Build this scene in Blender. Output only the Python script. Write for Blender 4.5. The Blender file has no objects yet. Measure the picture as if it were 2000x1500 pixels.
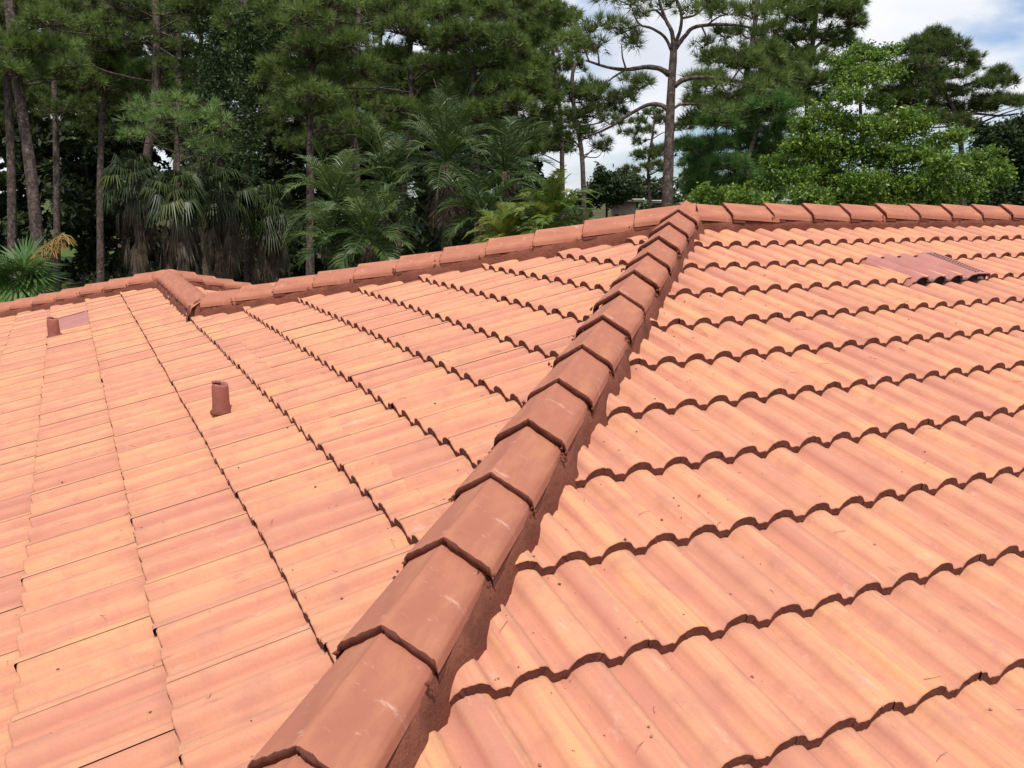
import bpy, bmesh, math, random
import numpy as np
from mathutils import Vector
C = bpy.context.scene
COL = C.collection
RS = np.random.RandomState(7)
# ------------------------------------------------------------------ camera
CAM = np.array([-3.3859, -4.4647, 0.1556]); YAW = 0.4632; PIT = 0.2102; ROLL = 0.0074; F = 1727.2
FW = np.array([math.sin(YAW)*math.cos(PIT), math.cos(YAW)*math.cos(PIT), -math.sin(PIT)])
_r = np.array([math.cos(YAW), -math.sin(YAW), 0.0])
RT = _r*math.cos(ROLL) + np.cross(_r, FW)*math.sin(ROLL)
UP = np.cross(RT, FW)
def W(px, py, d):
    """point of the place that lies d metres ahead in the photo's direction (px,py)"""
    return CAM + d*(FW + RT*(px-1000)/F - UP*(py-750)/F)
cd = bpy.data.cameras.new('camera'); cam = bpy.data.objects.new('camera', cd); COL.objects.link(cam)
from mathutils import Matrix
cam.matrix_world = Matrix(((RT[0], UP[0], -FW[0], CAM[0]), (RT[1], UP[1], -FW[1], CAM[1]), (RT[2], UP[2], -FW[2], CAM[2]), (0, 0, 0, 1)))
cd.sensor_width = 36.0; cd.lens = 36.0*F/2000.0; cd.clip_start = 0.05; cd.clip_end = 3000
C.camera = cam
# ------------------------------------------------------------------ sky and sun
SUN_EL, SUN_AZ = math.radians(69), math.radians(204)      # azimuth clockwise from +Y
wd = bpy.data.worlds.new('World'); C.world = wd; wd.use_nodes = True
nt = wd.node_tree; nt.nodes.clear()
def wn(t, **k):
    n = nt.nodes.new(t)
    for a, b in k.items(): setattr(n, a, b)
    return n
out = wn('ShaderNodeOutputWorld'); bg = wn('ShaderNodeBackground'); bg.inputs[1].default_value = 0.11
sky = wn('ShaderNodeTexSky', sky_type='NISHITA', sun_disc=False, sun_elevation=SUN_EL, sun_rotation=SUN_AZ)
sky.air_density = 1.0; sky.dust_density = 0.6; sky.ozone_density = 2.5
tc = wn('ShaderNodeTexCoord'); mp = wn('ShaderNodeMapping'); mp.inputs['Scale'].default_value = (1.0, 1.0, 2.6)
mp.inputs['Location'].default_value = (0.55, 0.15, 0.0)
nz = wn('ShaderNodeTexNoise'); nz.inputs['Scale'].default_value = 3.1; nz.inputs['Detail'].default_value = 9; nz.inputs['Roughness'].default_value = 0.52
cr = wn('ShaderNodeValToRGB'); cr.color_ramp.elements[0].position = 0.43; cr.color_ramp.elements[1].position = 0.55
cr.color_ramp.elements[0].color = (0, 0, 0, 1); cr.color_ramp.elements[1].color = (1, 1, 1, 1)
nz2 = wn('ShaderNodeTexNoise'); nz2.inputs['Scale'].default_value = 5.0; nz2.inputs['Detail'].default_value = 6
cr2 = wn('ShaderNodeValToRGB'); cr2.color_ramp.elements[0].position = 0.3; cr2.color_ramp.elements[1].position = 0.7
cr2.color_ramp.elements[0].color = (6.7, 7.0, 7.8, 1); cr2.color_ramp.elements[1].color = (8.7, 8.8, 9.1, 1)
mx = wn('ShaderNodeMix', data_type='RGBA')
L = nt.links.new
L(tc.outputs['Generated'], mp.inputs[0]); L(mp.outputs[0], nz.inputs['Vector']); L(mp.outputs[0], nz2.inputs['Vector'])
L(nz.outputs[0], cr.inputs[0]); L(nz2.outputs[0], cr2.inputs[0])
bl_ = wn('ShaderNodeMix', data_type='RGBA', blend_type='MULTIPLY'); bl_.inputs[0].default_value = 1; bl_.inputs[7].default_value = (0.78, 0.93, 1.14, 1); L(sky.outputs[0], bl_.inputs[6])
L(cr.outputs[0], mx.inputs[0]); L(bl_.outputs[2], mx.inputs[6]); L(cr2.outputs[0], mx.inputs[7])
L(mx.outputs[2], bg.inputs[0]); L(bg.outputs[0], out.inputs[0])
sd = bpy.data.lights.new('sun', 'SUN'); sd.energy = 3.7; sd.angle = math.radians(0.6); sd.color = (1.0, 0.95, 0.88)
so = bpy.data.objects.new('sun', sd); COL.objects.link(so); so.location = (0, 0, 30)
sv = Vector((math.sin(SUN_AZ)*math.cos(SUN_EL), math.cos(SUN_AZ)*math.cos(SUN_EL), math.sin(SUN_EL)))
so.rotation_euler = sv.to_track_quat('Z', 'Y').to_euler()
C.view_settings.view_transform = 'Standard'; C.view_settings.look = 'None'; C.view_settings.gamma = 1
C.view_settings.exposure = 0.06
# ------------------------------------------------------------------ materials
class M_:
    def __init__(s, name, rough=0.85, spec=0.3):
        s.m = bpy.data.materials.new(name); s.m.use_nodes = True; s.t = s.m.node_tree; s.t.nodes.clear()
        s.out = s.n('ShaderNodeOutputMaterial'); s.b = s.n('ShaderNodeBsdfPrincipled')
        s.b.inputs['Roughness'].default_value = rough; s.b.inputs['Specular IOR Level'].default_value = spec
        s.l(s.b.outputs[0], s.out.inputs[0])
    def n(s, t, **k):
        n = s.t.nodes.new(t)
        for a, b in k.items(): setattr(n, a, b)
        return n
    def l(s, a, b): s.t.links.new(a, b)
    def attr(s, name): return s.n('ShaderNodeAttribute', attribute_name=name)
    def noise(s, vec, scale, detail=4, rough=0.5):
        n = s.n('ShaderNodeTexNoise'); n.inputs['Scale'].default_value = scale; n.inputs['Detail'].default_value = detail
        n.inputs['Roughness'].default_value = rough
        if vec is not None: s.l(vec, n.inputs['Vector'])
        return n.outputs[0]
    def mapv(s, vec, scale):
        n = s.n('ShaderNodeMapping'); n.inputs['Scale'].default_value = scale; s.l(vec, n.inputs[0]); return n.outputs[0]
    def ramp(s, fac, stops, const=False):
        n = s.n('ShaderNodeValToRGB'); e = n.color_ramp.elements
        while len(e) < len(stops): e.new(0.5)
        for i, (p, c) in enumerate(stops):
            e[i].position = p; e[i].color = (c[0], c[1], c[2], 1) if hasattr(c, '__len__') else (c, c, c, 1)
        if const: n.color_ramp.interpolation = 'CONSTANT'
        s.l(fac, n.inputs[0]); return n.outputs[0]
    def mix(s, fac, a, b, mode='MIX'):
        n = s.n('ShaderNodeMix', data_type='RGBA', blend_type=mode)
        for v, i in ((fac, 0), (a, 6), (b, 7)):
            if hasattr(v, 'links') or hasattr(v, 'is_linked'): s.l(v, n.inputs[i])
            elif i == 0: n.inputs[0].default_value = v
            else: n.inputs[i].default_value = (v[0], v[1], v[2], 1)
        return n.outputs[2]
    def bump(s, h, strength, dist):
        n = s.n('ShaderNodeBump'); n.inputs['Strength'].default_value = strength; n.inputs['Distance'].default_value = dist
        s.l(h, n.inputs['Height']); s.l(n.outputs[0], s.b.inputs['Normal'])
    def col(s, c):
        if hasattr(c, 'links') or hasattr(c, 'is_linked'): s.l(c, s.b.inputs['Base Color'])
        else: s.b.inputs['Base Color'].default_value = (c[0], c[1], c[2], 1)
        return s.m
def mat_tile(name, scuff):
    k = M_(name, 0.8, 0.35)
    uv = k.n('ShaderNodeUVMap', uv_map='UVMap').outputs[0]
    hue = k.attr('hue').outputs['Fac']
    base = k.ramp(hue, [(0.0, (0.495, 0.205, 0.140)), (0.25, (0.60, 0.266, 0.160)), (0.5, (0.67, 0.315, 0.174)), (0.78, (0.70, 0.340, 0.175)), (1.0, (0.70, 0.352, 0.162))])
    st = k.noise(k.mapv(uv, (34, 1.8, 1)), 1.0, 5, 0.6)           # colour runs along the tile's length
    base = k.mix(k.ramp(st, [(0.42, 0.0), (0.62, 0.75)]), base, (0.56, 0.218, 0.146))
    st2 = k.noise(k.mapv(uv, (22, 1.2, 1)), 2.0, 4, 0.5)
    base = k.mix(k.ramp(st2, [(0.5, 0.0), (0.75, 0.40)]), base, (0.70, 0.39, 0.19))
    bl = k.noise(uv, 9, 6, 0.65)
    base = k.mix(k.ramp(bl, [(0.34, 0.60), (0.52, 0.0)]), base, (0.48, 0.205, 0.145), 'MIX')
    wh = k.noise(k.mapv(uv, (6, 2.2, 1)), 2.3, 9, 0.72)
    base = k.mix(k.ramp(wh, [(0.60, 0.0), (0.74, scuff)]), base, (0.74, 0.48, 0.38))
    # drag marks, dirt specks
    dk = k.noise(k.mapv(uv, (55, 5.5, 1)), 1.0, 7, 0.7)
    dm = k.noise(uv, 2.6, 3, 0.5)
    d = k.n('ShaderNodeMath', operation='MULTIPLY'); k.l(k.ramp(dk, [(0.59, 0.0), (0.69, 1.0)]), d.inputs[0]); k.l(k.ramp(dm, [(0.47, 0.0), (0.60, 0.85)]), d.inputs[1])
    base = k.mix(d.outputs[0], base, (0.33, 0.135, 0.085))
    v = k.n('ShaderNodeTexVoronoi'); v.inputs['Scale'].default_value = 26; k.l(uv, v.inputs['Vector'])
    sp = k.ramp(v.outputs['Distance'], [(0.045, 1.0), (0.075, 0.0)])
    sel = k.ramp(k.noise(uv, 7, 2), [(0.56, 0.0), (0.60, 0.75)])
    d2 = k.n('ShaderNodeMath', operation='MULTIPLY'); k.l(sp, d2.inputs[0]); k.l(sel, d2.inputs[1])
    base = k.mix(d2.outputs[0], base, (0.25, 0.10, 0.07))
    v2 = k.n('ShaderNodeTexVoronoi', feature='DISTANCE_TO_EDGE'); v2.inputs['Scale'].default_value = 1.3
    k.l(uv, v2.inputs['Vector'])
    base = k.mix(k.ramp(k.noise(uv, 150, 5, 0.8), [(0.35, 0.22), (0.6, 0.0)]), base, (0.40, 0.16, 0.10)); k.col(base); k.bump(k.noise(uv, 200, 5, 0.75), 0.45, 0.003)
    return k.m
def mat_noise(name, c1, c2, scale, bump=0.3, bscale=60, rough=0.9, bd=0.004, c3=None):
    k = M_(name, rough); tc = k.n('ShaderNodeTexCoord').outputs['Object']
    b = k.mix(k.ramp(k.noise(tc, scale, 6, 0.6), [(0.32, 0.0), (0.68, 1.0)]), c1, c2)
    if c3: b = k.mix(k.ramp(k.noise(tc, scale*2.7, 8, 0.75), [(0.60, 0.0), (0.70, 0.75)]), b, c3)
    k.col(b); k.bump(k.noise(tc, bscale, 6, 0.7), bump, bd); return k.m
T_MAIN = mat_tile('terracotta tile', 0.75)
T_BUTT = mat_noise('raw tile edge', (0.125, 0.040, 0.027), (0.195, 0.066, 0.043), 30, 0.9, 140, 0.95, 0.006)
def mat_cap():
    k = M_('ridge cap paint', 0.82); tc = k.n('ShaderNodeTexCoord').outputs['Object']
    uv = k.n('ShaderNodeUVMap', uv_map='UVMap').outputs[0]
    b = k.mix(k.ramp(k.noise(tc, 2.2, 5, 0.6), [(0.35, 0.0), (0.65, 1.0)]), (0.48, 0.180, 0.108), (0.395, 0.146, 0.090))
    b = k.mix(k.ramp(k.noise(k.mapv(uv, (14, 3, 1)), 1.5, 6, 0.6), [(0.45, 0.0), (0.72, 0.75)]), b, (0.54, 0.232, 0.120))
    sc = k.noise(k.mapv(uv, (11, 17, 1)), 1.2, 8, 0.70)
    b = k.mix(k.ramp(sc, [(0.60, 0.0), (0.72, 0.65)]), b, (0.74, 0.50, 0.40))
    b = k.mix(k.ramp(k.noise(tc, 38, 5, 0.7), [(0.56, 0.0), (0.72, 0.35)]), b, (0.36, 0.13, 0.085))
    k.col(b); k.bump(k.noise(tc, 120, 6, 0.75), 0.35, 0.003); return k.m
CAPM = mat_cap()
MORT = mat_noise('red mortar', (0.27, 0.090, 0.052), (0.175, 0.056, 0.034), 7, 1.0, 38, 0.97, 0.016, (0.37, 0.15, 0.10))
PIPE = mat_noise('painted lead', (0.30, 0.098, 0.075), (0.38, 0.140, 0.105), 14, 0.5, 60, 0.6, 0.004)
VENTM = mat_noise('mauve painted metal', (0.40, 0.160, 0.128), (0.47, 0.195, 0.155), 8, 0.1, 60, 0.5)
DARK = M_('painted opening shade').col((0.012, 0.011, 0.012))  # near-black colour painted for the shade inside openings
STUCCO = mat_noise('cream stucco', (0.62, 0.53, 0.42), (0.55, 0.47, 0.37), 3, 0.4, 90)
WHITE = mat_noise('white painted wood', (0.78, 0.77, 0.74), (0.70, 0.69, 0.66), 3, 0.1, 60)
SHING = mat_noise('tan roofing', (0.34, 0.25, 0.18), (0.26, 0.19, 0.14), 6, 0.3, 60)
def mat_leaf(name, lo, mid, hi, trans=0.25, rough=0.55):
    k = M_(name, rough, 0.35); t = k.attr('tint').outputs['Fac']
    c = k.ramp(t, [(0.0, lo), (0.5, mid), (1.0, hi)]); k.col(c)
    tr = k.n('ShaderNodeBsdfTranslucent'); k.l(c, tr.inputs[0]); ms = k.n('ShaderNodeMixShader'); ms.inputs[0].default_value = trans
    k.l(k.b.outputs[0], ms.inputs[1]); k.l(tr.outputs[0], ms.inputs[2]); k.l(ms.outputs[0], k.out.inputs[0]); return k.m
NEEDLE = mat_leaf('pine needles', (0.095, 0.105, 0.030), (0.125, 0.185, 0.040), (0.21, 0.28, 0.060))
NEEDLE_L = mat_leaf('pale green pine needles', (0.13, 0.17, 0.045), (0.19, 0.29, 0.08), (0.26, 0.37, 0.11))  # paler green needle colour for one pine
NEEDLE_D = mat_leaf('pine needles with painted shade', (0.068, 0.076, 0.022), (0.092, 0.132, 0.030), (0.15, 0.20, 0.045))  # darker copy of the pine needles, shade put into the colour
NEEDLE_G = mat_leaf('deep green pine needles', (0.062, 0.135, 0.034), (0.105, 0.21, 0.048), (0.17, 0.28, 0.062))
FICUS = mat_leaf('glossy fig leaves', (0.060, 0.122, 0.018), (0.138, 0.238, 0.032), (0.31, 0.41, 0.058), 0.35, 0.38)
OAK = mat_leaf('dark oak leaves', (0.020, 0.034, 0.010), (0.030, 0.055, 0.014), (0.060, 0.095, 0.022))
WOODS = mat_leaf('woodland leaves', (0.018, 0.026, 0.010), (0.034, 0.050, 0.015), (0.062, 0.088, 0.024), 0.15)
FARW = mat_leaf('far woodland leaves', (0.030, 0.050, 0.022), (0.055, 0.085, 0.032), (0.10, 0.14, 0.055), 0.15)  # paler green than the nearer woodland
PALM = mat_leaf('date palm leaflets', (0.030, 0.056, 0.014), (0.058, 0.098, 0.023), (0.16, 0.205, 0.058), 0.2, 0.38)
ARECA = mat_leaf('yellow green palm leaflets', (0.07, 0.11, 0.02), (0.12, 0.19, 0.03), (0.30, 0.30, 0.05), 0.35, 0.45)
SABAL = mat_leaf('fan palm leaves', (0.020, 0.033, 0.010), (0.038, 0.056, 0.016), (0.12, 0.14, 0.04), 0.2, 0.45)
FANP = mat_leaf('bright fan palm leaves', (0.050, 0.100, 0.022), (0.085, 0.165, 0.035), (0.20, 0.30, 0.09), 0.25, 0.4)
DEADF = mat_leaf('dead fronds', (0.045, 0.030, 0.018), (0.10, 0.068, 0.043), (0.22, 0.165, 0.115), 0.1, 0.9)
FLOW = mat_leaf('flower stalk', (0.22, 0.13, 0.03), (0.34, 0.22, 0.06), (0.45, 0.32, 0.12), 0.1, 0.8)
VINE = mat_leaf('vine leaves', (0.018, 0.036, 0.010), (0.035, 0.062, 0.016), (0.08, 0.12, 0.03), 0.25)
def mat_bark(name, c1, c2, c3):
    k = M_(name, 0.95, 0.1); tc = k.n('ShaderNodeTexCoord').outputs['Object']
    v = k.n('ShaderNodeTexVoronoi'); v.inputs['Scale'].default_value = 1; k.l(k.mapv(tc, (9, 9, 3.2)), v.inputs['Vector'])
    b = k.mix(k.ramp(v.outputs['Distance'], [(0.25, 0.0), (0.6, 1.0)]), c2, c1)
    b = k.mix(k.ramp(k.noise(tc, 14, 5, 0.7), [(0.5, 0.0), (0.66, 0.8)]), b, c3)
    k.col(b); k.bump(v.outputs['Distance'], 0.8, 0.03); return k.m
BARK = mat_bark('pine bark', (0.058, 0.040, 0.032), (0.112, 0.080, 0.066), (0.21, 0.165, 0.145))
BARKD = mat_bark('dark bark', (0.05, 0.034, 0.028), (0.085, 0.058, 0.045), (0.13, 0.095, 0.075))
PBARK = mat_bark('palm trunk', (0.10, 0.070, 0.048), (0.17, 0.12, 0.085), (0.24, 0.185, 0.14))
def mat_ground():
    k = M_('grass and pine litter', 0.95, 0.1); tc = k.n('ShaderNodeTexCoord').outputs['Object']
    g = k.mix(k.ramp(k.noise(tc, 0.9, 8, 0.7), [(0.35, 0.0), (0.65, 1.0)]), (0.055, 0.105, 0.018), (0.085, 0.135, 0.028))
    b = k.mix(k.ramp(k.noise(tc, 1.6, 8, 0.7), [(0.35, 0.0), (0.65, 1.0)]), (0.055, 0.034, 0.022), (0.11, 0.075, 0.045))
    k.col(k.mix(k.ramp(k.noise(tc, 0.085, 5, 0.6), [(0.46, 0.0), (0.54, 1.0)]), g, b)); k.bump(k.noise(tc, 18, 6, 0.7), 0.8, 0.05); return k.m
# ------------------------------------------------------------------ object helpers
def link(name, me, parent=None):
    o = bpy.data.objects.new(name, me); COL.objects.link(o)
    if parent is not None: o.parent = parent; o.matrix_parent_inverse = Matrix.Translation(-Vector(parent.location)) if parent.type == 'EMPTY' and parent.parent is None else Matrix.Identity(4)
    return o
def tag(o, label, cat=None, group=None):
    o['label'] = label
    if cat: o['category'] = cat
    if group: o['group'] = group
    return o
def thing(name, loc, label, cat, group=None):
    o = bpy.data.objects.new(name, None); COL.objects.link(o); o.location = loc; o.empty_display_size = 0.2
    return tag(o, label, cat, group)
class Buf:
    """collects vertices and faces (numpy) and makes ONE mesh; attributes per vertex"""
    def __init__(s): s.v = []; s.t = []; s.q = []; s.tint = []; s.n = 0
    def add(s, v, tris=None, quads=None, tint=0.5):
        v = np.asarray(v, float).reshape(-1, 3)
        s.v.append(v); s.tint.append(np.broadcast_to(np.asarray(tint, float), (len(v),)).copy())
        if tris is not None: s.t.append(np.asarray(tris).reshape(-1, 3)+s.n)
        if quads is not None: s.q.append(np.asarray(quads).reshape(-1, 4)+s.n)
        s.n += len(v)
    def mesh(s, name, mat, smooth=False):
        me = bpy.data.meshes.new(name); v = np.concatenate(s.v)
        t = np.concatenate(s.t) if s.t else np.zeros((0, 3), int); q = np.concatenate(s.q) if s.q else np.zeros((0, 4), int)
        me.vertices.add(len(v)); me.vertices.foreach_set('co', v.ravel())
        me.loops.add(t.size+q.size); me.loops.foreach_set('vertex_index', np.concatenate([t.ravel(), q.ravel()]).astype(np.int32))
        me.polygons.add(len(t)+len(q))
        ls = np.concatenate([np.arange(len(t))*3, t.size+np.arange(len(q))*4]).astype(np.int32)
        me.polygons.foreach_set('loop_start', ls)
        if smooth: me.polygons.foreach_set('use_smooth', np.ones(len(ls), bool))
        a = me.attributes.new('tint', 'FLOAT', 'POINT'); a.data.foreach_set('value', np.clip(np.concatenate(s.tint), 0, 1).astype(np.float32))
        me.materials.append(mat); me.update(calc_edges=True); return me
def unit(v): return v/(np.linalg.norm(v, axis=-1, keepdims=True)+1e-9)
def rand_unit(n): return unit(RS.normal(size=(n, 3)))
def tube(buf, pts, rad, seg=8, wob=0.0, tint=0.5, cap=True):
    pts = np.asarray(pts, float); m = len(pts); rad = np.broadcast_to(rad, (m,))
    tg = unit(np.gradient(pts, axis=0)); ref = np.array([0.3, 0.9, 0.1]); 
    a = unit(np.cross(tg, ref)); b = np.cross(tg, a); th = np.linspace(0, 2*math.pi, seg, endpoint=False)
    r = rad[:, None]*(1+wob*RS.normal(size=(m, seg)))
    v = pts[:, None, :]+r[..., None]*(np.cos(th)[None, :, None]*a[:, None, :]+np.sin(th)[None, :, None]*b[:, None, :])
    i = np.arange(m-1)[:, None]*seg; j = np.arange(seg)[None, :]; k = (j+1) % seg
    q = np.stack([i+j, i+k, i+seg+k, i+seg+j], -1)
    tr = None
    v = v.reshape(-1, 3)
    if cap:
        v = np.concatenate([v, pts[:1], pts[-1:]]); n = m*seg
        jj = np.arange(seg); kk = (jj+1) % seg
        tr = np.concatenate([np.stack([np.full(seg, n), kk, jj], -1), np.stack([np.full(seg, n+1), (m-1)*seg+jj, (m-1)*seg+kk], -1)])
    buf.add(v, tr, q, tint)
def smooth_path(pts, n=4):
    pts = np.asarray(pts, float)
    if len(pts) < 3: return np.stack([pts[0]+(pts[1]-pts[0])*t for t in np.linspace(0, 1, n+1)])
    P = np.concatenate([[2*pts[0]-pts[1]], pts, [2*pts[-1]-pts[-2]]]); o = []
    for i in range(1, len(P)-2):
        for t in np.linspace(0, 1, n, endpoint=False):
            p0, p1, p2, p3 = P[i-1:i+3]
            o.append(0.5*((2*p1)+(-p0+p2)*t+(2*p0-5*p1+4*p2-p3)*t*t+(-p0+3*p1-3*p2+p3)*t**3))
    o.append(pts[-1]); return np.array(o)
# ================================================================== THE HOUSE
T = 0.2825; CS = 1/math.sqrt(1+T*T); SN = T*CS; G = 0.34; PW = 0.1433; EAVE = 5.5; HC = 0.126
WX, WY = 2.5, 5.1          # wing ridge distance, wing ridge far end
house = thing('tiled_house', (0, 0, -4.1), 'terracotta tiled house whose wide hipped roof fills the foreground', 'house')
AMP = 0.0325
def prof(u):
    """height of the double-roll profile below the crest plane; u in humps, crest at 0"""
    x = np.abs(((u+0.5) % 1.0)-0.5)
    w = 0.340
    a = np.clip(1-(x/w)**2, 0, 1)**0.52
    return -AMP*(1-a)-0.0042*np.exp(-((x-0.352)/0.028)**2)
def slope_mesh(name, origin, right, down, u0, u1, crest, n0, n1, clips, seg=16, far=False):
    origin = np.array(origin, float); right = np.array(right, float); down = np.array(down, float); nor = np.cross(right, -down)
    nor = nor if nor[2] > 0 else -nor
    rs = np.random.RandomState(len(name)*13+n1)
    V = []; Fq = []; Mi = []; UV = []; HU = []; nv = 0
    j0 = int(math.floor((u0-crest)/PW)); j1 = int(math.ceil((u1-crest)/PW))
    us = np.linspace(-0.925, 1.075, 2*seg+1)        # a tile: from just past one foot to the next joint
    for n in range(n0, n1+1):
        sb = n*G
        js = np.arange(j0-(n % 2), j1+2, 2)
        for j in js:
            dz, ds, rot, lift = rs.normal(0, 0.0005)+(0.003 if rs.rand() < 0.006 else 0), rs.normal(0, 0.0020)+(0.004 if rs.rand() < 0.01 else 0), rs.normal(0, 0.0020), rs.normal(0, 0.0005)
            U = crest+(j+us)*PW; gap = np.zeros_like(U); U[0] -= 0.0006; U[-1] += 0.0002
            h = prof(us)
            h[0] -= 0.0016; h[1] -= 0.0002
            edge = rs.normal(0, 0.0009, len(U)); ed2 = rs.normal(0, 0.0012, len(U))
            x = (us-us[0])/(us[-1]-us[0])-0.5
            rows = []
            th = 0.0270
            # (distance up from butt, height offset)
            for k, (dv, hh) in enumerate(((-0.003, -th), (-0.001, -0.004), (0.004, -0.0006), (0.12, -0.0), (0.24, 0.0), (G+0.02, 0.0))):
                s = sb-dv+ds+rot*x+(edge if k < 3 else 0*x)
                tz = h+hh-(0.0300*dv/G)+dz+lift*x+(ed2 if k == 0 else 0)
                Uk = U
                if k == 0:
                    g_ = np.gradient(h, U); q_ = np.sqrt(1+g_*g_); Uk = np.clip(U+th*g_/q_*0.8, U[0], U[-1]); tz = tz+th*(1-1/q_)*0.8
                P = origin+right*Uk[:, None]+down*s[:, None]+nor*tz[:, None]
                rows.append(P)
            P = np.concatenate(rows); m = len(us)
            V.append(P)
            a = np.arange(m-1)
            for k in range(5):
                Fq.append(np.stack([k*m+a, k*m+a+1, (k+1)*m+a+1, (k+1)*m+a], -1)+nv); Mi += [1 if k == 0 else 0]*(m-1)
            uu = np.tile(U+rs.uniform(0, 60)*1.0, 6); vv = np.repeat(np.array([-0.003, 0, 0.004, 0.12, 0.24, G+0.02]), m)+rs.uniform(0, 60)
            UV.append(np.stack([uu, vv], -1))
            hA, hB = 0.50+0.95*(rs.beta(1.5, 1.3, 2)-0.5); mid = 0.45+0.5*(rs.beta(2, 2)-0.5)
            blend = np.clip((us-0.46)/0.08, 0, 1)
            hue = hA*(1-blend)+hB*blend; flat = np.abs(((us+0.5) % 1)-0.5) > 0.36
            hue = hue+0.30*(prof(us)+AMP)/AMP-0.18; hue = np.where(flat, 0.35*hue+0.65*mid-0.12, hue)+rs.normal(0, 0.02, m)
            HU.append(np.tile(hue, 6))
            nv += len(P)
    V = np.concatenate(V); Fq = np.concatenate(Fq); UV = np.concatenate(UV); HU = np.clip(np.concatenate(HU), 0, 1)
    # drop faces wholly outside the clip planes
    keep = np.ones(len(Fq), bool)
    for p, nn in clips:
        dd = (V-np.array(p))@np.array(nn); keep &= (dd[Fq] > 0).any(1)
    Fq = Fq[keep]; Mi = np.array(Mi)[keep]
    me = bpy.data.meshes.new(name)
    me.vertices.add(len(V)); me.vertices.foreach_set('co', V.ravel())
    me.loops.add(Fq.size); me.loops.foreach_set('vertex_index', Fq.ravel().astype(np.int32)); me.polygons.add(len(Fq))
    me.polygons.foreach_set('loop_start', (np.arange(len(Fq))*4).astype(np.int32)); me.polygons.foreach_set('material_index', Mi.astype(np.int32))
    me.polygons.foreach_set('use_smooth', (Mi == 0))
    uvl = me.uv_layers.new(name='UVMap'); uvl.data.foreach_set('uv', UV[Fq.ravel()].ravel().astype(np.float32))
    at = me.attributes.new('hue', 'FLOAT', 'POINT'); at.data.foreach_set('value', HU.astype(np.float32))
    me.materials.append(T_MAIN); me.materials.append(T_BUTT); me.update(calc_edges=True)
    bm = bmesh.new(); bm.from_mesh(me)
    for p, nn in clips:
        g = bm.verts[:]+bm.edges[:]+bm.faces[:]
        bmesh.ops.bisect_plane(bm, geom=g, dist=1e-5, plane_co=p, plane_no=nn, clear_inner=True, clear_outer=False)
    loose = [v for v in bm.verts if not v.link_faces]
    bmesh.ops.delete(bm, geom=loose, context='VERTS')
    bm.to_mesh(me); bm.free(); me.update(); return me
def joinm(name, mlist):
    bm = bmesh.new()
    for m in mlist: bm.from_mesh(m)
    me = bpy.data.meshes.new(name); bm.to_mesh(me); bm.free()
    for m in mlist[0].materials: me.materials.append(m)
    return me
r2 = 1/math.sqrt(2); CLR = 0.0
NR = int(EAVE/G)
XR = 12.0
# front (-Y) slope
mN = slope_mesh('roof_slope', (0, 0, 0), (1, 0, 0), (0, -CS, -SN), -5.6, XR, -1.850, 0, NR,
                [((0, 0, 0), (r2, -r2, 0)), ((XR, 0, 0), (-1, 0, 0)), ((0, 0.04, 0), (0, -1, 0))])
oN = tag(link('roof_slope', mN, house), 'right hand slope with big rolling tile waves')
# left (-X) slope, upper part then the part past the wing ridge
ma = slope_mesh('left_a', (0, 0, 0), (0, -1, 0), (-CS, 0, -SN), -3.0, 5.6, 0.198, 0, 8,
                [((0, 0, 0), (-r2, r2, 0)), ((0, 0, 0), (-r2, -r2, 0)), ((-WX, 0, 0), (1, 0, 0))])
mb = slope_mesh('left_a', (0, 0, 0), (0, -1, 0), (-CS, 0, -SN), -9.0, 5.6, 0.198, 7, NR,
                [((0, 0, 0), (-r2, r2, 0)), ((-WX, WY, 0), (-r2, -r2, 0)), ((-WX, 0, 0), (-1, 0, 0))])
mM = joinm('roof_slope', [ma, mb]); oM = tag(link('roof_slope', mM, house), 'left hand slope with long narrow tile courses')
# hidden back slope (+Y) of the main ridge
mP = slope_mesh('back', (0, 0, 0), (-1, 0, 0), (0, CS, -SN), -XR, 3.0, 0.05, 0, NR,
                [((0, 0, 0), (r2, r2, 0)), ((-WX, WX, 0), (r2, -r2, 0)), ((XR, 0, 0), (-1, 0, 0)), ((0, 0.08, 0), (0, 1, 0))], seg=6)
link('roof_slope', mP, house)
mW = slope_mesh('wingback', (-WX, 0, -WX*T), (0, 1, 0), (CS, 0, -SN), 2.0, 12.6, 0.02, 0, NR-6,
                [((-WX, WX, 0), (-r2, r2, 0)), ((-WX, WY, 0), (r2, -r2, 0)), ((-WX+0.02, 0, 0), (1, 0, 0))], seg=8)
tag(link('roof_slope', mW, house), 'small triangle of tiles behind the short wing ridge')
mE = slope_mesh('wingend', (0, WY, -WX*T), (-1, 0, 0), (0, CS, -SN), -3.0, 8.0, 0.02, 0, NR-6,
                [((-WX, WY, 0), (r2, r2, 0)), ((-WX, WY, 0), (-r2, r2, 0))], seg=6)
link('roof_slope', mE, house)
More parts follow.
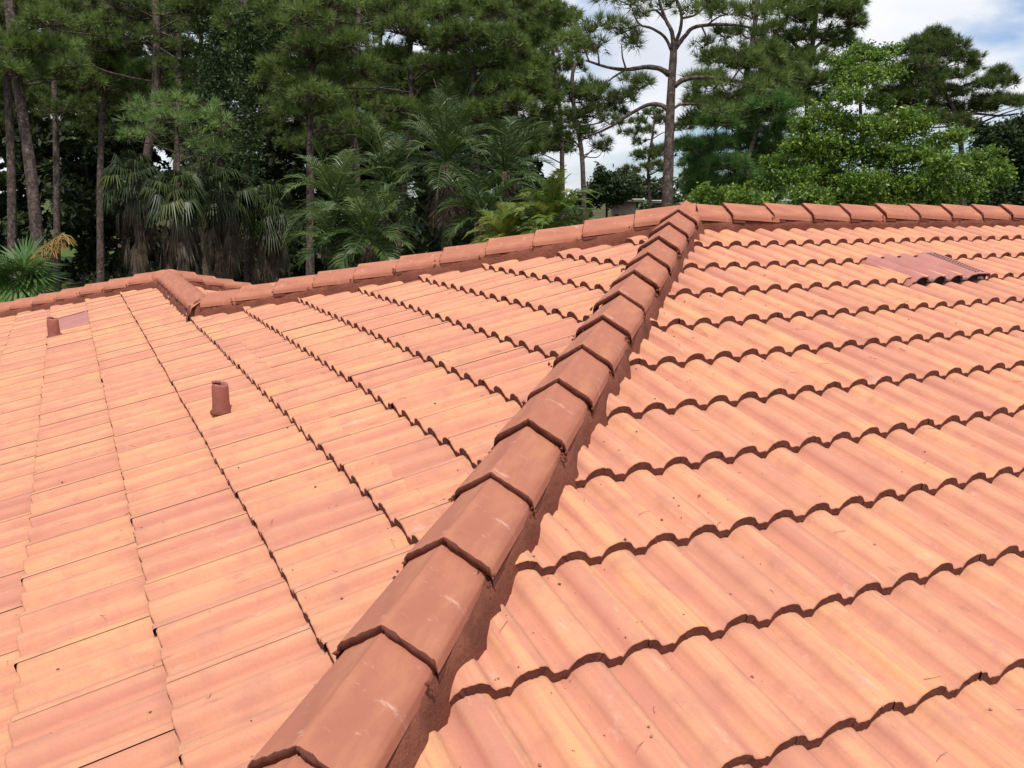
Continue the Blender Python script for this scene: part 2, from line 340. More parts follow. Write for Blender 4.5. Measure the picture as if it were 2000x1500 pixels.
# the felt deck under the tiles, and walls under the eaves
db = Buf(); off = -0.095
DE = EAVE*CS-0.05
def P3(x, y, z): return (x, y, z+off)
J = (-WX, WX, -WX*T); EE = (-WX, WY, -WX*T)
zE = -DE*T
xx = -DE; ye = WY+(DE-WX)
faces = [[P3(0, 0, 0), P3(-DE, -DE, zE), P3(XR, -DE, zE), P3(XR, 0, 0)],
         [P3(0, 0, 0), P3(*J), P3(-DE, WX, zE), P3(-DE, -DE, zE)],
         [P3(*J), P3(*EE), P3(-DE, ye, zE), P3(-DE, WX, zE)],
         [P3(0, 0, 0), P3(XR, 0, 0), P3(XR, DE, zE), P3(DE-2*WX, DE, zE)],
         [P3(0, 0, 0), P3(DE-2*WX, DE, zE), P3(*J), P3(*J)],
         [P3(*J), P3(DE-2*WX, DE, zE), P3(DE-2*WX, ye, zE), P3(*EE)],
         [P3(*EE), P3(DE-2*WX, ye, zE), P3(-DE, ye, zE), P3(-DE, ye, zE)]]
for f in faces: db.add(f, None, [[0, 1, 2, 3]])
link('roof_deck', db.mesh('roof_deck', T_BUTT), house)
wb = Buf(); e = DE-0.5
outl = [(-e, -e), (XR-0.3, -e), (XR-0.3, e), (e-2*WX, e), (e-2*WX, ye-0.5), (-e, ye-0.5)]
for i in range(len(outl)):
    a, b = outl[i], outl[(i+1) % len(outl)]; wb.add([(a[0], a[1], -4.2), (b[0], b[1], -4.2), (b[0], b[1], zE-0.0), (a[0], a[1], zE-0.0)], None, [[0, 1, 2, 3]])
wb.add([(XR-0.3, -e, zE), (XR-0.3, e, zE), (XR-0.3, 0, -0.15)], [[0, 1, 2]])
link('wall', wb.mesh('wall', STUCCO), house)
fb = Buf(); fo = [(-DE-.03, -DE-.03), (XR, -DE-.03), (XR, DE+.03), (DE-2*WX+.03, DE+.03), (DE-2*WX+.03, ye+.03), (-DE-.03, ye+.03)]
for i in (0, 2, 3, 4, 5):
    a, b = fo[i], fo[(i+1) % len(fo)]; z0, z1 = zE-0.28, zE-0.10
    fb.add([(a[0], a[1], z0), (b[0], b[1], z0), (b[0], b[1], z1), (a[0], a[1], z1)], None, [[0, 1, 2, 3]])
fb.add([(x, y, zE-0.28) for x, y in ((-DE, -DE), (XR, -DE), (XR, DE), (-DE, DE))], None, [[0, 1, 2, 3]])
fb.add([(x, y, zE-0.28) for x, y in ((-DE, DE), (DE-2*WX, DE), (DE-2*WX, ye), (-DE, ye))], None, [[0, 1, 2, 3]])
link('eave_board', fb.mesh('eave_board', WHITE), house)
# ---- ridge mortar with its caps
def fbm(x, rs, octs=4):
    o = np.zeros_like(x); a = 1.0
    for k in range(octs):
        o += a*np.sin(x*(2**k)*6.3*rs.uniform(.8, 1.2)+rs.uniform(0, 9)); a *= 0.6
    return o/2.2
HALF = [(0.0, 0.0), (0.004, -0.0020), (0.05, -0.0315), (0.101, -0.0620), (0.111, -0.076), (0.115, -0.100)]
def cap_mesh(seed, peakw=1.0, length=0.36):
    """one angled cap tile along +s (towards its open lower end at s=0, tail at s=-length), peak on the axis"""
    rs = np.random.RandomState(seed); th = 0.0215
    hs = [(-a, b) for a, b in HALF[::-1]]+HALF[1:]
    hs = np.array(hs); m = len(hs)
    # densify across
    X = []; 
    for i in range(m-1):
        for t in np.linspace(0, 1, 4, endpoint=False): X.append(hs[i]+(hs[i+1]-hs[i])*t)
    X.append(hs[-1]); X = np.array(X); m = len(X)
    sl = [0.004, 0.0, -0.004, -0.012, -0.1, -0.2, -0.3, -length]
    V = []
    for k, s in enumerate(sl):
        w = peakw*(1.0+0.10*s/length); lift = 0.023*s/length
        jag = (rs.normal(0, 0.0018, m)-0.05*np.clip(np.abs(X[:, 0])-0.104, 0, 1)) if k < 4 else 0.0
        zz = X[:, 1]+lift+rs.normal(0, 0.0003, m)
        if k == 0: zz = zz-th
        if k == 1: zz = zz-0.004+rs.normal(0, 0.0009, m)
        V.append(np.stack([X[:, 0]*w, np.full(m, s-(0.006 if k == 0 else 0))+jag, zz], -1))
    a = np.arange(m-1); Q = []; Mi = []
    for k in range(len(sl)-1):
        Q.append(np.stack([k*m+a, k*m+a+1, (k+1)*m+a+1, (k+1)*m+a], -1)); Mi += [(1 if abs(X[q_, 0]) < 0.104 else 2) if k <= 1 else 0 for q_ in range(m-1)]
    # underside lip
    V = np.concatenate(V) if isinstance(V, list) else V
    under = np.stack([X[:, 0]*0.97, np.full(m, -0.10), X[:, 1]-th-0.004], -1); nb = len(V); V = np.concatenate([V, under])
    Q.append(np.stack([a+1, a, nb+a, nb+a+1], -1)); Mi += [1]*(m-1)
    Q = np.concatenate(Q)
    me = bpy.data.meshes.new('ridge_cap'); me.vertices.add(len(V)); me.vertices.foreach_set('co', V.ravel())
    me.loops.add(Q.size); me.loops.foreach_set('vertex_index', Q.ravel().astype(np.int32)); me.polygons.add(len(Q))
    me.polygons.foreach_set('loop_start', (np.arange(len(Q))*4).astype(np.int32)); me.polygons.foreach_set('material_index', np.array(Mi, np.int32))
    uvl = me.uv_layers.new(name='UVMap'); uvl.data.foreach_set('uv', (V[Q.ravel()][:, :2]+rs.uniform(0, 40, 2)).ravel().astype(np.float32))
    me.materials.append(CAPM); me.materials.append(T_BUTT); me.materials.append(MORT); me.update(calc_edges=True); return me
def ridge_line(A, B, fronts, step, reverse, name, label, seed, drop=T*r2, s_start=0.0, s_end=None, foot=0.127):
    """A->B along the ridge in the crest planes; caps' open ends look towards B unless reverse; drop = fall of the roof per metre sideways"""
    A = np.array(A, float); B = np.array(B, float); Lh = np.linalg.norm(B-A); d = (B-A)/Lh; sd = unit(np.cross(d, [0, 0, 1.0])); up = np.cross(sd, d)
    rs = np.random.RandomState(seed)
    n = int(Lh/0.022)+2; s = np.linspace(0, Lh, n)
    off = []
    zt = HC-0.026
    prof_ = [(0.0, zt-0.012), (0.060, zt-0.045), (0.083, zt-0.052), (0.099, zt-0.080), (0.106, 0.034), (0.115, 0.012), (foot-0.004, -0.024), (foot+0.001, -0.075)]
    V = []
    for side in (-1, 1):
        nz = [fbm(s*1.3+k*0.4, rs) for k in range(3)]; fine = rs.normal(0, 1, n)
        lump = np.clip(fbm(s*2.3, rs)+0.1, 0, 2)
        row = []
        for k, (a, z) in enumerate(prof_):
            wgt = max(0, k-2)/5.0
            aa = a+wgt*(0.008*nz[0]+0.0028*fine+0.016*lump*(k >= 5)); zz = z-drop*a*(1 if k > 3 else 0.3)+wgt*0.002*nz[1]+(0.0015*rs.normal(0, 1, n) if k > 2 else 0)
            row.append(A+d*s[:, None]+sd*(side*aa)[:, None]+up*zz[:, None] if hasattr(aa, '__len__') else A+d*s[:, None]+sd*(side*aa)+up*zz)
        V.append(np.stack([np.broadcast_to(r, (n, 3)) for r in row]))
    b = Buf(); m = len(prof_)
    for side in (0, 1):
        P = V[side].reshape(-1, 3); i = np.arange(m-1)[:, None]*n; j = np.arange(n-1)[None, :]
        b.add(P, None, np.stack([i+j, i+j+1, i+n+j+1, i+n+j], -1))
    for f in fronts:            # lumps squeezed out at the ends of each cap
        for q in range(7):
            sg_ = rs.choice([-1, 1]); r_ = rs.uniform(0.003, 0.009); p = A+d*(f+rs.uniform(-0.03, 0.02))+sd*sg_*rs.uniform(0.104, 0.122)+up*(HC-rs.uniform(0.078, 0.115))
            oc = np.array([[1, 0, 0], [-1, 0, 0], [0, 1, 0], [0, -1, 0], [0, 0, 1], [0, 0, -1]])*rs.uniform(.6, 1.4, (6, 3))*r_+p
            b.add(oc, [[0, 2, 4], [2, 1, 4], [1, 3, 4], [3, 0, 4], [2, 0, 5], [1, 2, 5], [3, 1, 5], [0, 3, 5]])
    root = link(name, b.mesh(name, MORT, True), house); tag(root, label)
    cnt = 0
    protos = [cap_mesh(seed*10+q, 1.0, step+0.045) for q in range(5)]
    for f in fronts:
        o = bpy.data.objects.new('ridge_cap', protos[rs.randint(5)]); COL.objects.link(o); o.parent = root
        y = -d if reverse else d
        jx, jz, ja = rs.normal(0, 0.0022), rs.normal(0, 0.0018), rs.normal(0, 0.008)
        x = unit(np.cross(y, [0, 0, 1.0])); z = np.cross(x, y)
        x2 = x*math.cos(ja)+y*math.sin(ja); y2 = y*math.cos(ja)-x*math.sin(ja)
        p = A+d*f+np.array([0, 0, HC])+sd*jx+np.array([0, 0, jz])
        o.matrix_local = Matrix(((x2[0], y2[0], z[0], p[0]), (x2[1], y2[1], z[1], p[1]), (x2[2], y2[2], z[2], p[2]), (0, 0, 0, 1)))
        cnt += 1
    return root
hl = math.sqrt(2+T*T); LH = DE*hl+0.05
def fr(a, st, b): return [a+st*i for i in range(int((b-a)/st)+1)]
ridge_line((0, 0, 0), (-DE, -DE, -DE*T), fr(0.2174, 0.3289, LH), 0.3289, False, 'ridge_mortar', 'red mortar bed under the big hip running towards the viewer', 3)
ridge_line((-0.03, 0.06, -0.005), (XR, 0.06, -0.005), fr(0.0416, 0.3379, XR), 0.3379, True, 'ridge_mortar', 'red mortar bed under the level ridge at right', 4, drop=T, foot=0.108)
ridge_line((0, 0, 0), (-WX, WX, -WX*T), fr(0.2991, 0.3289, WX*hl-0.15)+[WX*hl-0.03], 0.3289, False, 'ridge_mortar', 'red mortar bed under the hip falling away to the left', 5)
ridge_line((-WX, WX-0.04, -WX*T-0.012), (-WX, WY+0.1, -WX*T-0.012), fr(0.325, 0.31, WY-WX+0.1), 0.31, False, 'ridge_mortar', 'red mortar bed under the short wing ridge', 6, drop=T)
eL = (DE-WX)*hl
ridge_line(EE, (-DE, ye, zE), fr(0.42, 0.3289, eL), 0.3289, False, 'ridge_mortar', 'red mortar bed under the hip at the far left', 7)
ridge_line(EE, (-WX+(DE-WX), ye, zE), fr(0.42, 0.3289, eL), 0.3289, False, 'ridge_mortar', 'red mortar bed under the short hip behind the wing', 8)
# smeared mortar where the ridges meet
def blob(name, c, rx, ry, rz, seed, mat=MORT, par=house):
    bm = bmesh.new(); bmesh.ops.create_icosphere(bm, subdivisions=4, radius=1); rs = np.random.RandomState(seed)
    ph = rs.uniform(0, 6, 6)
    for v in bm.verts:
        k = 1+0.05*math.sin(5*v.co.x+ph[0])+0.05*math.sin(6*v.co.y+ph[1])+0.03*math.sin(13*v.co.x+9*v.co.y+ph[2])
        v.co = Vector((v.co.x*rx*k+c[0], v.co.y*ry*k+c[1], v.co.z*rz*k+c[2]))
    for f in bm.faces: f.smooth = True
    me = bpy.data.meshes.new(name); bm.to_mesh(me); bm.free(); me.materials.append(mat); return link(name, me, par)
blob('mortar_patch', (0.02, 0.02, 0.025), 0.11, 0.09, 0.065, 3)
blob('mortar_patch', (-WX+0.02, WX+0.10, -WX*T-0.005), 0.09, 0.13, 0.080, 5)
blob('mortar_patch', (-WX, WY+0.06, -WX*T+0.012), 0.15, 0.15, 0.088, 6, CAPM)
blob('mortar_patch', (-WX-0.085, WX+0.02, -WX*T-0.012), 0.035, 0.07, 0.055, 8)
blob('mortar_patch', (-WX+0.0, WX-0.01, -WX*T+0.01), 0.085, 0.045, 0.075, 10)
blob('mortar_patch', (-WX+0.42, WX+0.38, -WX*T-0.10), 0.26, 0.16, 0.07, 9, CAPM)
# ---- vent pipes
def vent_pipe(x, y, r, h, seed, label, tilt):
    z = T*x; b = Buf(); ax = np.array([tilt[0], tilt[1], 1.0]); c = np.array([x, y, z])
    zs = [-0.07, 0.0, 0.25*h, 0.6*h, 0.9*h, h-0.008, h, h-0.003, h-0.03]; rr = [1.10, 1.05, 1.0, 0.99, 0.97, 0.95, 0.86, 0.70, 0.62]
    rs = np.random.RandomState(seed); 
    P = []; sg = 22; th = np.linspace(0, 2*math.pi, sg, endpoint=False)
    for zz, q in zip(zs, rr):
        R = r*q*(1+0.02*np.sin(3*th+seed)+rs.normal(0, 0.008, sg))
        P.append(np.stack([x+tilt[0]*zz+R*np.cos(th), y+tilt[1]*zz+R*np.sin(th), z+zz+(0.004*np.sin(2*th) if zz > 0.8*h else 0*th)], -1))
    P = np.concatenate(P); i = np.arange(len(zs)-1)[:, None]*sg; j = np.arange(sg)[None, :]; k = (j+1) % sg
    b.add(P, None, np.stack([i+j, i+k, i+sg+k, i+sg+j], -1))
    o = link('vent_pipe', b.mesh('vent_pipe', PIPE, True), house); tag(o, label)
    d = Buf(); R = 0.60*r; tp = np.array([x+tilt[0]*h, y+tilt[1]*h, z+h-0.03])
    d.add(np.concatenate([[tp], tp+np.stack([R*np.cos(th), R*np.sin(th), 0*th], -1)]), [[0, 1+q, 1+(q+1) % sg] for q in range(sg)])
    link('pipe_shade_disc', d.mesh('pipe_shade_disc', DARK), o).matrix_parent_inverse = Matrix.Identity(4)  # flat dark disc painted for the shade inside the pipe
    # mortar collar
    g = blob('mortar_collar', (x-0.004, y, z-0.020), r*1.15, r*1.65, 0.016, seed+4); g.parent = o; g.matrix_parent_inverse = o.matrix_world.inverted() if False else Matrix.Identity(4)
    # folded lead flap
    f = Buf(); q = np.array([x+tilt[0]*h-0.35*r, y+0.55*r, z+h]); tube(f, [q+[-0.45*r, 0.1*r, 0.002], q+[0.05*r, 0.1*r, 0.006], q+[0.45*r, -0.1*r, 0.0]], 0.22*r, 7)
    link('lead_fold', f.mesh('lead_fold', PIPE, True), o).matrix_parent_inverse = Matrix.Identity(4)
vent_pipe(-2.822, -0.378, 0.038, 0.110, 1, 'nearer pipe with folded lead top and mortar smear at its foot', (0.0, 0.01))
vent_pipe(-3.545, 3.72, 0.046, 0.135, 2, 'farther stubby pipe beside the mauve vent', (-0.02, 0.0))
# ---- tile shaped roof vents
def roof_vent(origin, right, down, uc, humps, s0, s1, flip, label):
    origin = np.array(origin, float); right = np.array(right, float); down = np.array(down, float); nor = np.cross(right, -down); nor = nor if nor[2] > 0 else -nor
    us = np.linspace(-0.52, humps-0.35, int(humps*14)); m = len(us); b = Buf()
    ff = lambda u: np.where(u > humps-1.15, 0.004-0.002*np.clip(u-humps+1.15, 0, 2), np.where(u > humps-1.5, np.maximum(prof(u), -0.030+0.094*(u-humps+1.5)), prof(u)*0.85)) if not flip else prof(u)*0.25-0.010
    h = ff(us)/0.85; rows = []
    lift0, lift1 = 0.014, 0.004
    sv_ = [(s1-0.002, lift0-0.004), (s1, lift0), (s1-0.02, lift0), (s1-0.15, lift0*.7+lift1*.3), (s0, lift1)]
    for s, l in sv_: rows.append(origin+right*((uc+us*PW))[:, None]+down*s+nor*(h*0.85+l)[:, None])
    a = np.arange(m-1)
    for k in range(4): pass
    P = np.concatenate(rows)
    b.add(P, None, np.concatenate([np.stack([k*m+a, k*m+a+1, (k+1)*m+a+1, (k+1)*m+a], -1) for k in range(4)]))
    # side flanges down to the tiles
    for col_ in (0, m-1):
        e_ = np.array([r[col_] for r in rows]); lo = e_-nor*0.03+right*(-0.02 if col_ == 0 else 0.02); n_ = len(e_); b.add(np.concatenate([e_, lo]), None, [[i, i+1, n_+i+1, n_+i] for i in range(n_-1)])
    o = link('roof_vent', b.mesh('roof_vent', VENTM, True), house); tag(o, label)
    d = Buf()
    side = humps-0.9
    for i in range(18):
        for q in range(3):
            t = (i+0.5+0.3*(q % 2))/18.5; s = s1-0.02-(s1-s0-0.035)*t; u = humps-1.02+q*0.22 if not flip else humps-0.75+q*0.12
            l = lift0+(lift1-lift0)*((s1-s)/(s1-s0)); c = origin+right*(uc+u*PW)+down*s+nor*(float(ff(np.array([u]))[0])+l+0.0016)
            dx = right*0.0078; dy = down*0.0060; d.add([c-dx-dy, c+dx-dy, c+dx+dy, c-dx+dy], None, [[0, 1, 2, 3]])
    link('vent_hole_patches', d.mesh('vent_hole_patches', DARK), o).matrix_parent_inverse = Matrix.Identity(4)  # flat dark quads on the metal, painting the shade of punched holes
    k = Buf(); 
    q0 = origin+right*((uc+us*PW))[:, None]+down*(s1-0.02)+nor*(h*0.85+lift0-0.003)[:, None]; q1 = origin+right*((uc+us*PW))[:, None]+down*(s1-0.018)+nor*(h-0.030)[:, None]
    k.add(np.concatenate([q0, q1]), None, np.stack([a, a+1, m+a+1, m+a], -1))
    link('vent_shade_sheet', k.mesh('vent_shade_sheet', DARK), o).matrix_parent_inverse = Matrix.Identity(4)  # dark sheet painted for the shade under the vent's front edge
    for i in range(int(humps)):
        f = Buf(); c = origin+right*(uc+(i+0.48)*PW)+down*(s1-0.012)+nor*(-0.016); tube(f, [c-right*0.02, c+right*0.001+nor*0.004, c+right*0.022], 0.009, 6, 0.1)
        link('vent_clip', f.mesh('vent_clip', CLIP), o).matrix_parent_inverse = Matrix.Identity(4)
CLIP = mat_noise('worn galvanised metal', (0.10, 0.10, 0.11), (0.35, 0.35, 0.36), 30, 0.3, 60, 0.5)
ucN = -1.850+PW*19
roof_vent((0, 0, 0), (1, 0, 0), (0, -CS, -SN), ucN+0.35*PW, 4.25, 0.655, 1.065, False, 'mauve tile shaped metal vent with punched holes on the right slope')
ucM = 0.198-PW*35
roof_vent((0, 0, 0), (0, 1, 0), (-CS, 0, -SN), 4.06, 5.2, 3.40, 3.735, True, 'flat mauve metal vent with a dotted strip on the left slope')
# ---- crumbs of mortar and twigs lying on the tiles (nobody could count them)
cb = Buf(); rs = np.random.RandomState(12)
def on_slope(which, u, s):
    if which == 'N': return np.array([u, -CS*s, -SN*s]), np.array([0, -SN, CS]), (u+1.850)/PW, np.array([1.0, 0, 0])
    return np.array([-CS*s, u, -SN*s]), np.array([-SN, 0, CS]), (-u-0.198)/PW, np.array([0, 1.0, 0])
for i in range(400):
    w = 'N' if rs.rand() < 0.62 else 'M'; s = rs.uniform(0.7, 4.1)
    if w == 'N': u = -s*CS+abs(rs.exponential(0.55))+0.13
    else: u = -s*CS+abs(rs.exponential(0.9))+0.13
    p, nn, hu, rt_ = on_slope(w, u, s)
    fracv = (math.ceil(s/G)*G-s)
    p = p+nn*(float(prof(np.array([hu]))[0])-0.0300*fracv/G+0.0015)
    r = 0.0018+0.004*rs.rand()**2.5
    o = rand_unit(1)[0]
    oct_ = np.array([[1, 0, 0], [-1, 0, 0], [0, 1, 0], [0, -1, 0], [0, 0, .7], [0, 0, -.7]])*rs.uniform(.6, 1.3, (6, 3))*r+p
    cb.add(oct_, [[0, 2, 4], [2, 1, 4], [1, 3, 4], [3, 0, 4], [2, 0, 5], [1, 2, 5], [3, 1, 5], [0, 3, 5]], None, rs.rand())
for i in range(170):
    w = 'N' if rs.rand() < 0.6 else 'M'; s = rs.uniform(0.7, 4.1); u = -s*CS+0.2+rs.uniform(0, 2.6)
    p, nn, hu, rt_ = on_slope(w, u, s); p = p+nn*(float(prof(np.array([hu]))[0])-0.0300*(math.ceil(s/G)*G-s)/G+0.003)
    dd = rand_unit(1)[0]*rs.uniform(0.008, 0.035)*(1, 1, 0.15); bd = rand_unit(1)[0]*0.004; tube(cb, [p-dd, p+bd, p+dd], 0.0006, 4, tint=float(rs.uniform(0.0, 0.45)))
tag(link('mortar_crumbs', cb.mesh('mortar_crumbs', mat_leaf('crumbs', (0.09, 0.035, 0.022), (0.28, 0.11, 0.07), (0.42, 0.20, 0.13), 0.0, 0.95))), 'crumbs of red mortar and bits of twig scattered over the tiles', 'debris')['kind'] = 'stuff'
# ================================================================== GROUND
GZ = -4.1
gb = bmesh.new(); bmesh.ops.create_grid(gb, x_segments=60, y_segments=60, size=900)
for v in gb.verts: v.co.z = GZ+0.12*math.sin(v.co.x*0.07)*math.cos(v.co.y*0.06)-0.12
gm = bpy.data.meshes.new('lawn'); gb.to_mesh(gm); gb.free(); gm.materials.append(mat_ground())
go = link('lawn', gm); go['kind'] = 'structure'; go['label'] = 'mown green lawn with patches of brown pine litter'
# ================================================================== TREES
def tufts(buf, P, axis, n, Lr, w, spread=1.0, tlo=0.2, thi=0.9, droop=0.0):
    k = len(P)
    if k == 0: return
    d = unit(axis[:, None, :]*1.0+spread*RS.normal(size=(k, n, 3))*0.62); d[..., 2] -= droop; d = unit(d)
    ln = Lr*RS.uniform(0.65, 1.1, (k, n, 1)); pd = unit(np.cross(d, RS.normal(size=(k, n, 3))))*w*0.5
    b = P[:, None, :]+d*0.03
    v = np.stack([b-pd, b+pd, b+d*ln], 2).reshape(-1, 3); t = np.arange(k*n*3).reshape(-1, 3)
    tint = np.repeat(RS.uniform(tlo, thi, k), n*3)
    buf.add(v, t, None, tint)
def base_on_ground(px, d, py=560):
    """foot of a trunk: drop straight down to the lawn"""
    p = W(px, py, d); return np.array([p[0], p[1], GZ-0.1])
PINE_LABELS = {}
def px_path(pts, d, dd=None):
    return np.array([W(x, y, d+(dd[i] if dd else 0)) for i, (x, y) in enumerate(pts)])
def make_pine(label, d, trunk, w0, w1, clumps, limbs=(), mat=NEEDLE, bark=BARK, nt=1.0, group=None, twig=True, needle=0.25, nlen=1.0, deadfrac=0.16, auto=True, seed=1, cat='pine tree', name='pine_tree'):
    global RS
    RS = np.random.RandomState(seed)
    sc = d/F
    path = px_path(trunk, d); foot = np.array([path[0][0]-(path[1][0]-path[0][0])*0.1, path[0][1], GZ-0.15])
    full = smooth_path(np.concatenate([[foot], path]), 5)
    root = thing(name, tuple(np.array([foot[0], foot[1], GZ])), label, cat, group)
    L0 = np.linalg.norm(full-full[0], axis=1); L0 = L0/L0[-1]
    tb = Buf(); tube(tb, full, (w0+(w1-w0)*L0)*sc*0.5*(1+0.25*np.exp(-L0*14)), 12, 0.025)
    for l in limbs:
        pts = smooth_path(px_path(l[0], d, l[3] if len(l) > 3 else None), 5); tube(tb, pts, np.linspace(l[1], l[2], len(pts))*sc*0.5, 8, 0.05)
    cb_ = Buf(); tw = Buf()
    top = full[len(full)//3:]
    for c in clumps:
        cx, cy, rx, ry = c[:4]; dz = c[4] if len(c) > 4 else RS.uniform(-0.5, 0.5)*rx*sc*3.0
        cen = W(cx, cy, d+dz); R = np.array([rx*sc, rx*sc*1.0, ry*sc*1.12])*1.08
        # limb to this clump from a lower point of the trunk
        if auto:
            dist = np.linalg.norm(top-cen, axis=1)+np.where(top[:, 2] > cen[2]+0.3, 50, 0)+np.abs(top[:, 2]-(cen[2]-0.35*np.linalg.norm((top-cen)[:, :2], axis=1)))*1.2
            a = top[int(np.argmin(dist))]; mid = (a+cen)/2+RS.normal(0, 0.12, 3)*np.array([1, 1, 1])+np.array([0, 0, 0.10*np.linalg.norm(cen-a)])*(-0.4 if RS.rand() < .5 else 1)
            pts = smooth_path([a, mid, cen+np.array([0, 0, -0.3*ry*sc])], 5); ll = np.linalg.norm(cen-a)
            tube(tb, pts, np.linspace(min(0.06, 0.012+0.011*ll), 0.011, len(pts)), 6, 0.05)
        vol = rx*ry
        n = max(9, int(nt*vol/13.5*(d/28.0)**2*0.80))
        u = rand_unit(n); rr = RS.uniform(0.45, 1.0, (n, 1))**0.6; u[:, 2] = np.where(u[:, 2] < -0.35, -u[:, 2]*0.6, u[:, 2])
        lump = 1+0.34*np.sin(u[:, :1]*6+RS.uniform(0, 6))*np.cos(u[:, 2:3]*5+RS.uniform(0, 6))
        P = cen+u*rr*R*lump; ax = unit(u*0.9+np.array([0, 0, 0.75]))
        dead = RS.rand(n) < deadfrac
        tufts(cb_, P[~dead], ax[~dead], 38, needle*nlen*1.28, 0.019*(d/28.0), 1.2)
        if dead.any(): tufts(tw, P[dead]-np.array([0, 0, 0.10]), unit(ax[dead]*0.4-np.array([0, 0, 0.5])), 10, needle*0.9, 0.016, 1.0, 0.1, 0.5)
        if twig:
            kk = RS.rand(n) < 0.55
            for p in P[kk][:60]:
                q = cen+(p-cen)*RS.uniform(0.0, 0.35)+np.array([0, 0, -0.25*ry*sc]); m_ = (p+q)/2+RS.normal(0, 0.06, 3)
                tube(tb, [q, m_, p], [0.014, 0.011, 0.006], 4, cap=False)
    link('trunk', tb.mesh('trunk', bark, True), root).matrix_parent_inverse = Matrix.Translation(-root.location)
    link('crown', cb_.mesh('crown', mat), root).matrix_parent_inverse = Matrix.Translation(-root.location)
    if tw.n: link('dead_needles', tw.mesh('dead_needles', DEADF), root).matrix_parent_inverse = Matrix.Translation(-root.location)
    return root
PG = 'pines behind the house'
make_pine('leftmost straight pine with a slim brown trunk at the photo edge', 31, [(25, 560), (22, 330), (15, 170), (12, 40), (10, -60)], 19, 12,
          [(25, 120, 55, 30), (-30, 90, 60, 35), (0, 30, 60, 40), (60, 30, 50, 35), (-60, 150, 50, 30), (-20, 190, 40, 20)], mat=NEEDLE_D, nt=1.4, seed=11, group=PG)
make_pine('leaning pine with speckled grey brown bark, second from the left edge', 25, [(80, 560), (62, 350), (45, 230), (30, 130), (20, 30), (15, -40)], 27, 16,
          [(30, 92, 40, 24), (95, 95, 42, 24), (60, 130, 55, 20), (120, 150, 36, 17), (10, 140, 36, 20), (40, 20, 50, 25), (90, 45, 40, 22), (-30, 100, 40, 30), (140, 130, 25, 14)], nt=1.4, seed=12, group=PG)
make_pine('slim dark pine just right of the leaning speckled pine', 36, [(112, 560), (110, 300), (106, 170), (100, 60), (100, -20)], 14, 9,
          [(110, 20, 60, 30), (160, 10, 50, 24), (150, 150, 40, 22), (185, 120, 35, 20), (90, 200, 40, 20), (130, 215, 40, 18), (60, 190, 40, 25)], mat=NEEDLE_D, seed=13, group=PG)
make_pine('thin dark trunked pine with rusty lower needles left of the fan palms', 33, [(197, 570), (196, 330), (205, 180), (230, 60), (235, -30)], 15, 9,
          [(200, 130, 45, 26), (235, 145, 40, 24), (180, 165, 42, 20), (215, 95, 50, 25), (240, 50, 50, 30), (190, 60, 40, 20), (290, 145, 36, 20), (250, 175, 36, 16), (200, 200, 45, 16), (320, 165, 24, 14)], nt=1.3, seed=14, deadfrac=0.3, group=PG)
make_pine('big bare limbed pine with sky showing through its thin branches', 30, [(268, 570), (285, 330), (303, 200), (306, 60), (300, -40)], 20, 15,
          [(270, 30, 50, 30), (340, 20, 50, 24), (385, 60, 32, 22), (350, 95, 26, 15), (400, 110, 22, 14), (270, 80, 45, 24), (370, 145, 22, 13), (410, 30, 45, 25), (330, 130, 26, 13), (230, 10, 45, 25)],
          limbs=[([(303, 100), (270, 78), (225, 72), (170, 66), (118, 60)], 4, 1.5), ([(303, 160), (250, 150), (190, 132), (150, 98), (120, 88)], 4, 1.5),
                 ([(306, 60), (340, 75), (375, 100), (395, 130)], 5, 2), ([(306, 90), (350, 120), (380, 155), (386, 170)], 5, 2), ([(306, 30), (350, 25), (400, 45)], 4, 2)], mat=NEEDLE_D, seed=15, nt=0.8, group=PG)
make_pine('young pine with pale green drooping tufts above the fan palms', 23, [(352, 560), (350, 400), (347, 300), (345, 240), (350, 205)], 14, 6,
          [(300, 203, 34, 13), (350, 200, 34, 14), (395, 210, 34, 14), (272, 240, 28, 12), (322, 232, 38, 15), (372, 238, 32, 14), (425, 228, 30, 15), (252, 268, 24, 11), (300, 262, 24, 10), (365, 268, 34, 13), (405, 285, 38, 13), (440, 250, 22, 14), (275, 215, 22, 10), (420, 300, 26, 10)],
          mat=NEEDLE_L, seed=16, group=PG, needle=0.22, deadfrac=0.12, nt=0.62)
make_pine('vine wrapped pine trunk rising left of the hanging vine strand', 29, [(432, 570), (428, 300), (425, 120), (428, -40)], 18, 13,
          [(450, 20, 50, 30), (400, 0, 45, 25), (480, 60, 38, 22), (360, 20, 40, 20), (440, 85, 30, 15)], bark=BARKD, nt=1.2, seed=17, group=PG)
make_pine('dark straight pine trunk standing right of the fan palms', 27, [(487, 570), (485, 330), (480, 150), (478, 40), (476, -40)], 21, 15,
          [(455, 45, 34, 20), (520, 25, 48, 22), (545, 55, 32, 18), (470, 100, 24, 13), (500, 80, 34, 15), (500, 0, 55, 20)],
          limbs=[([(480, 165), (505, 158), (540, 152), (570, 160)], 5, 2)], seed=18, group=PG)
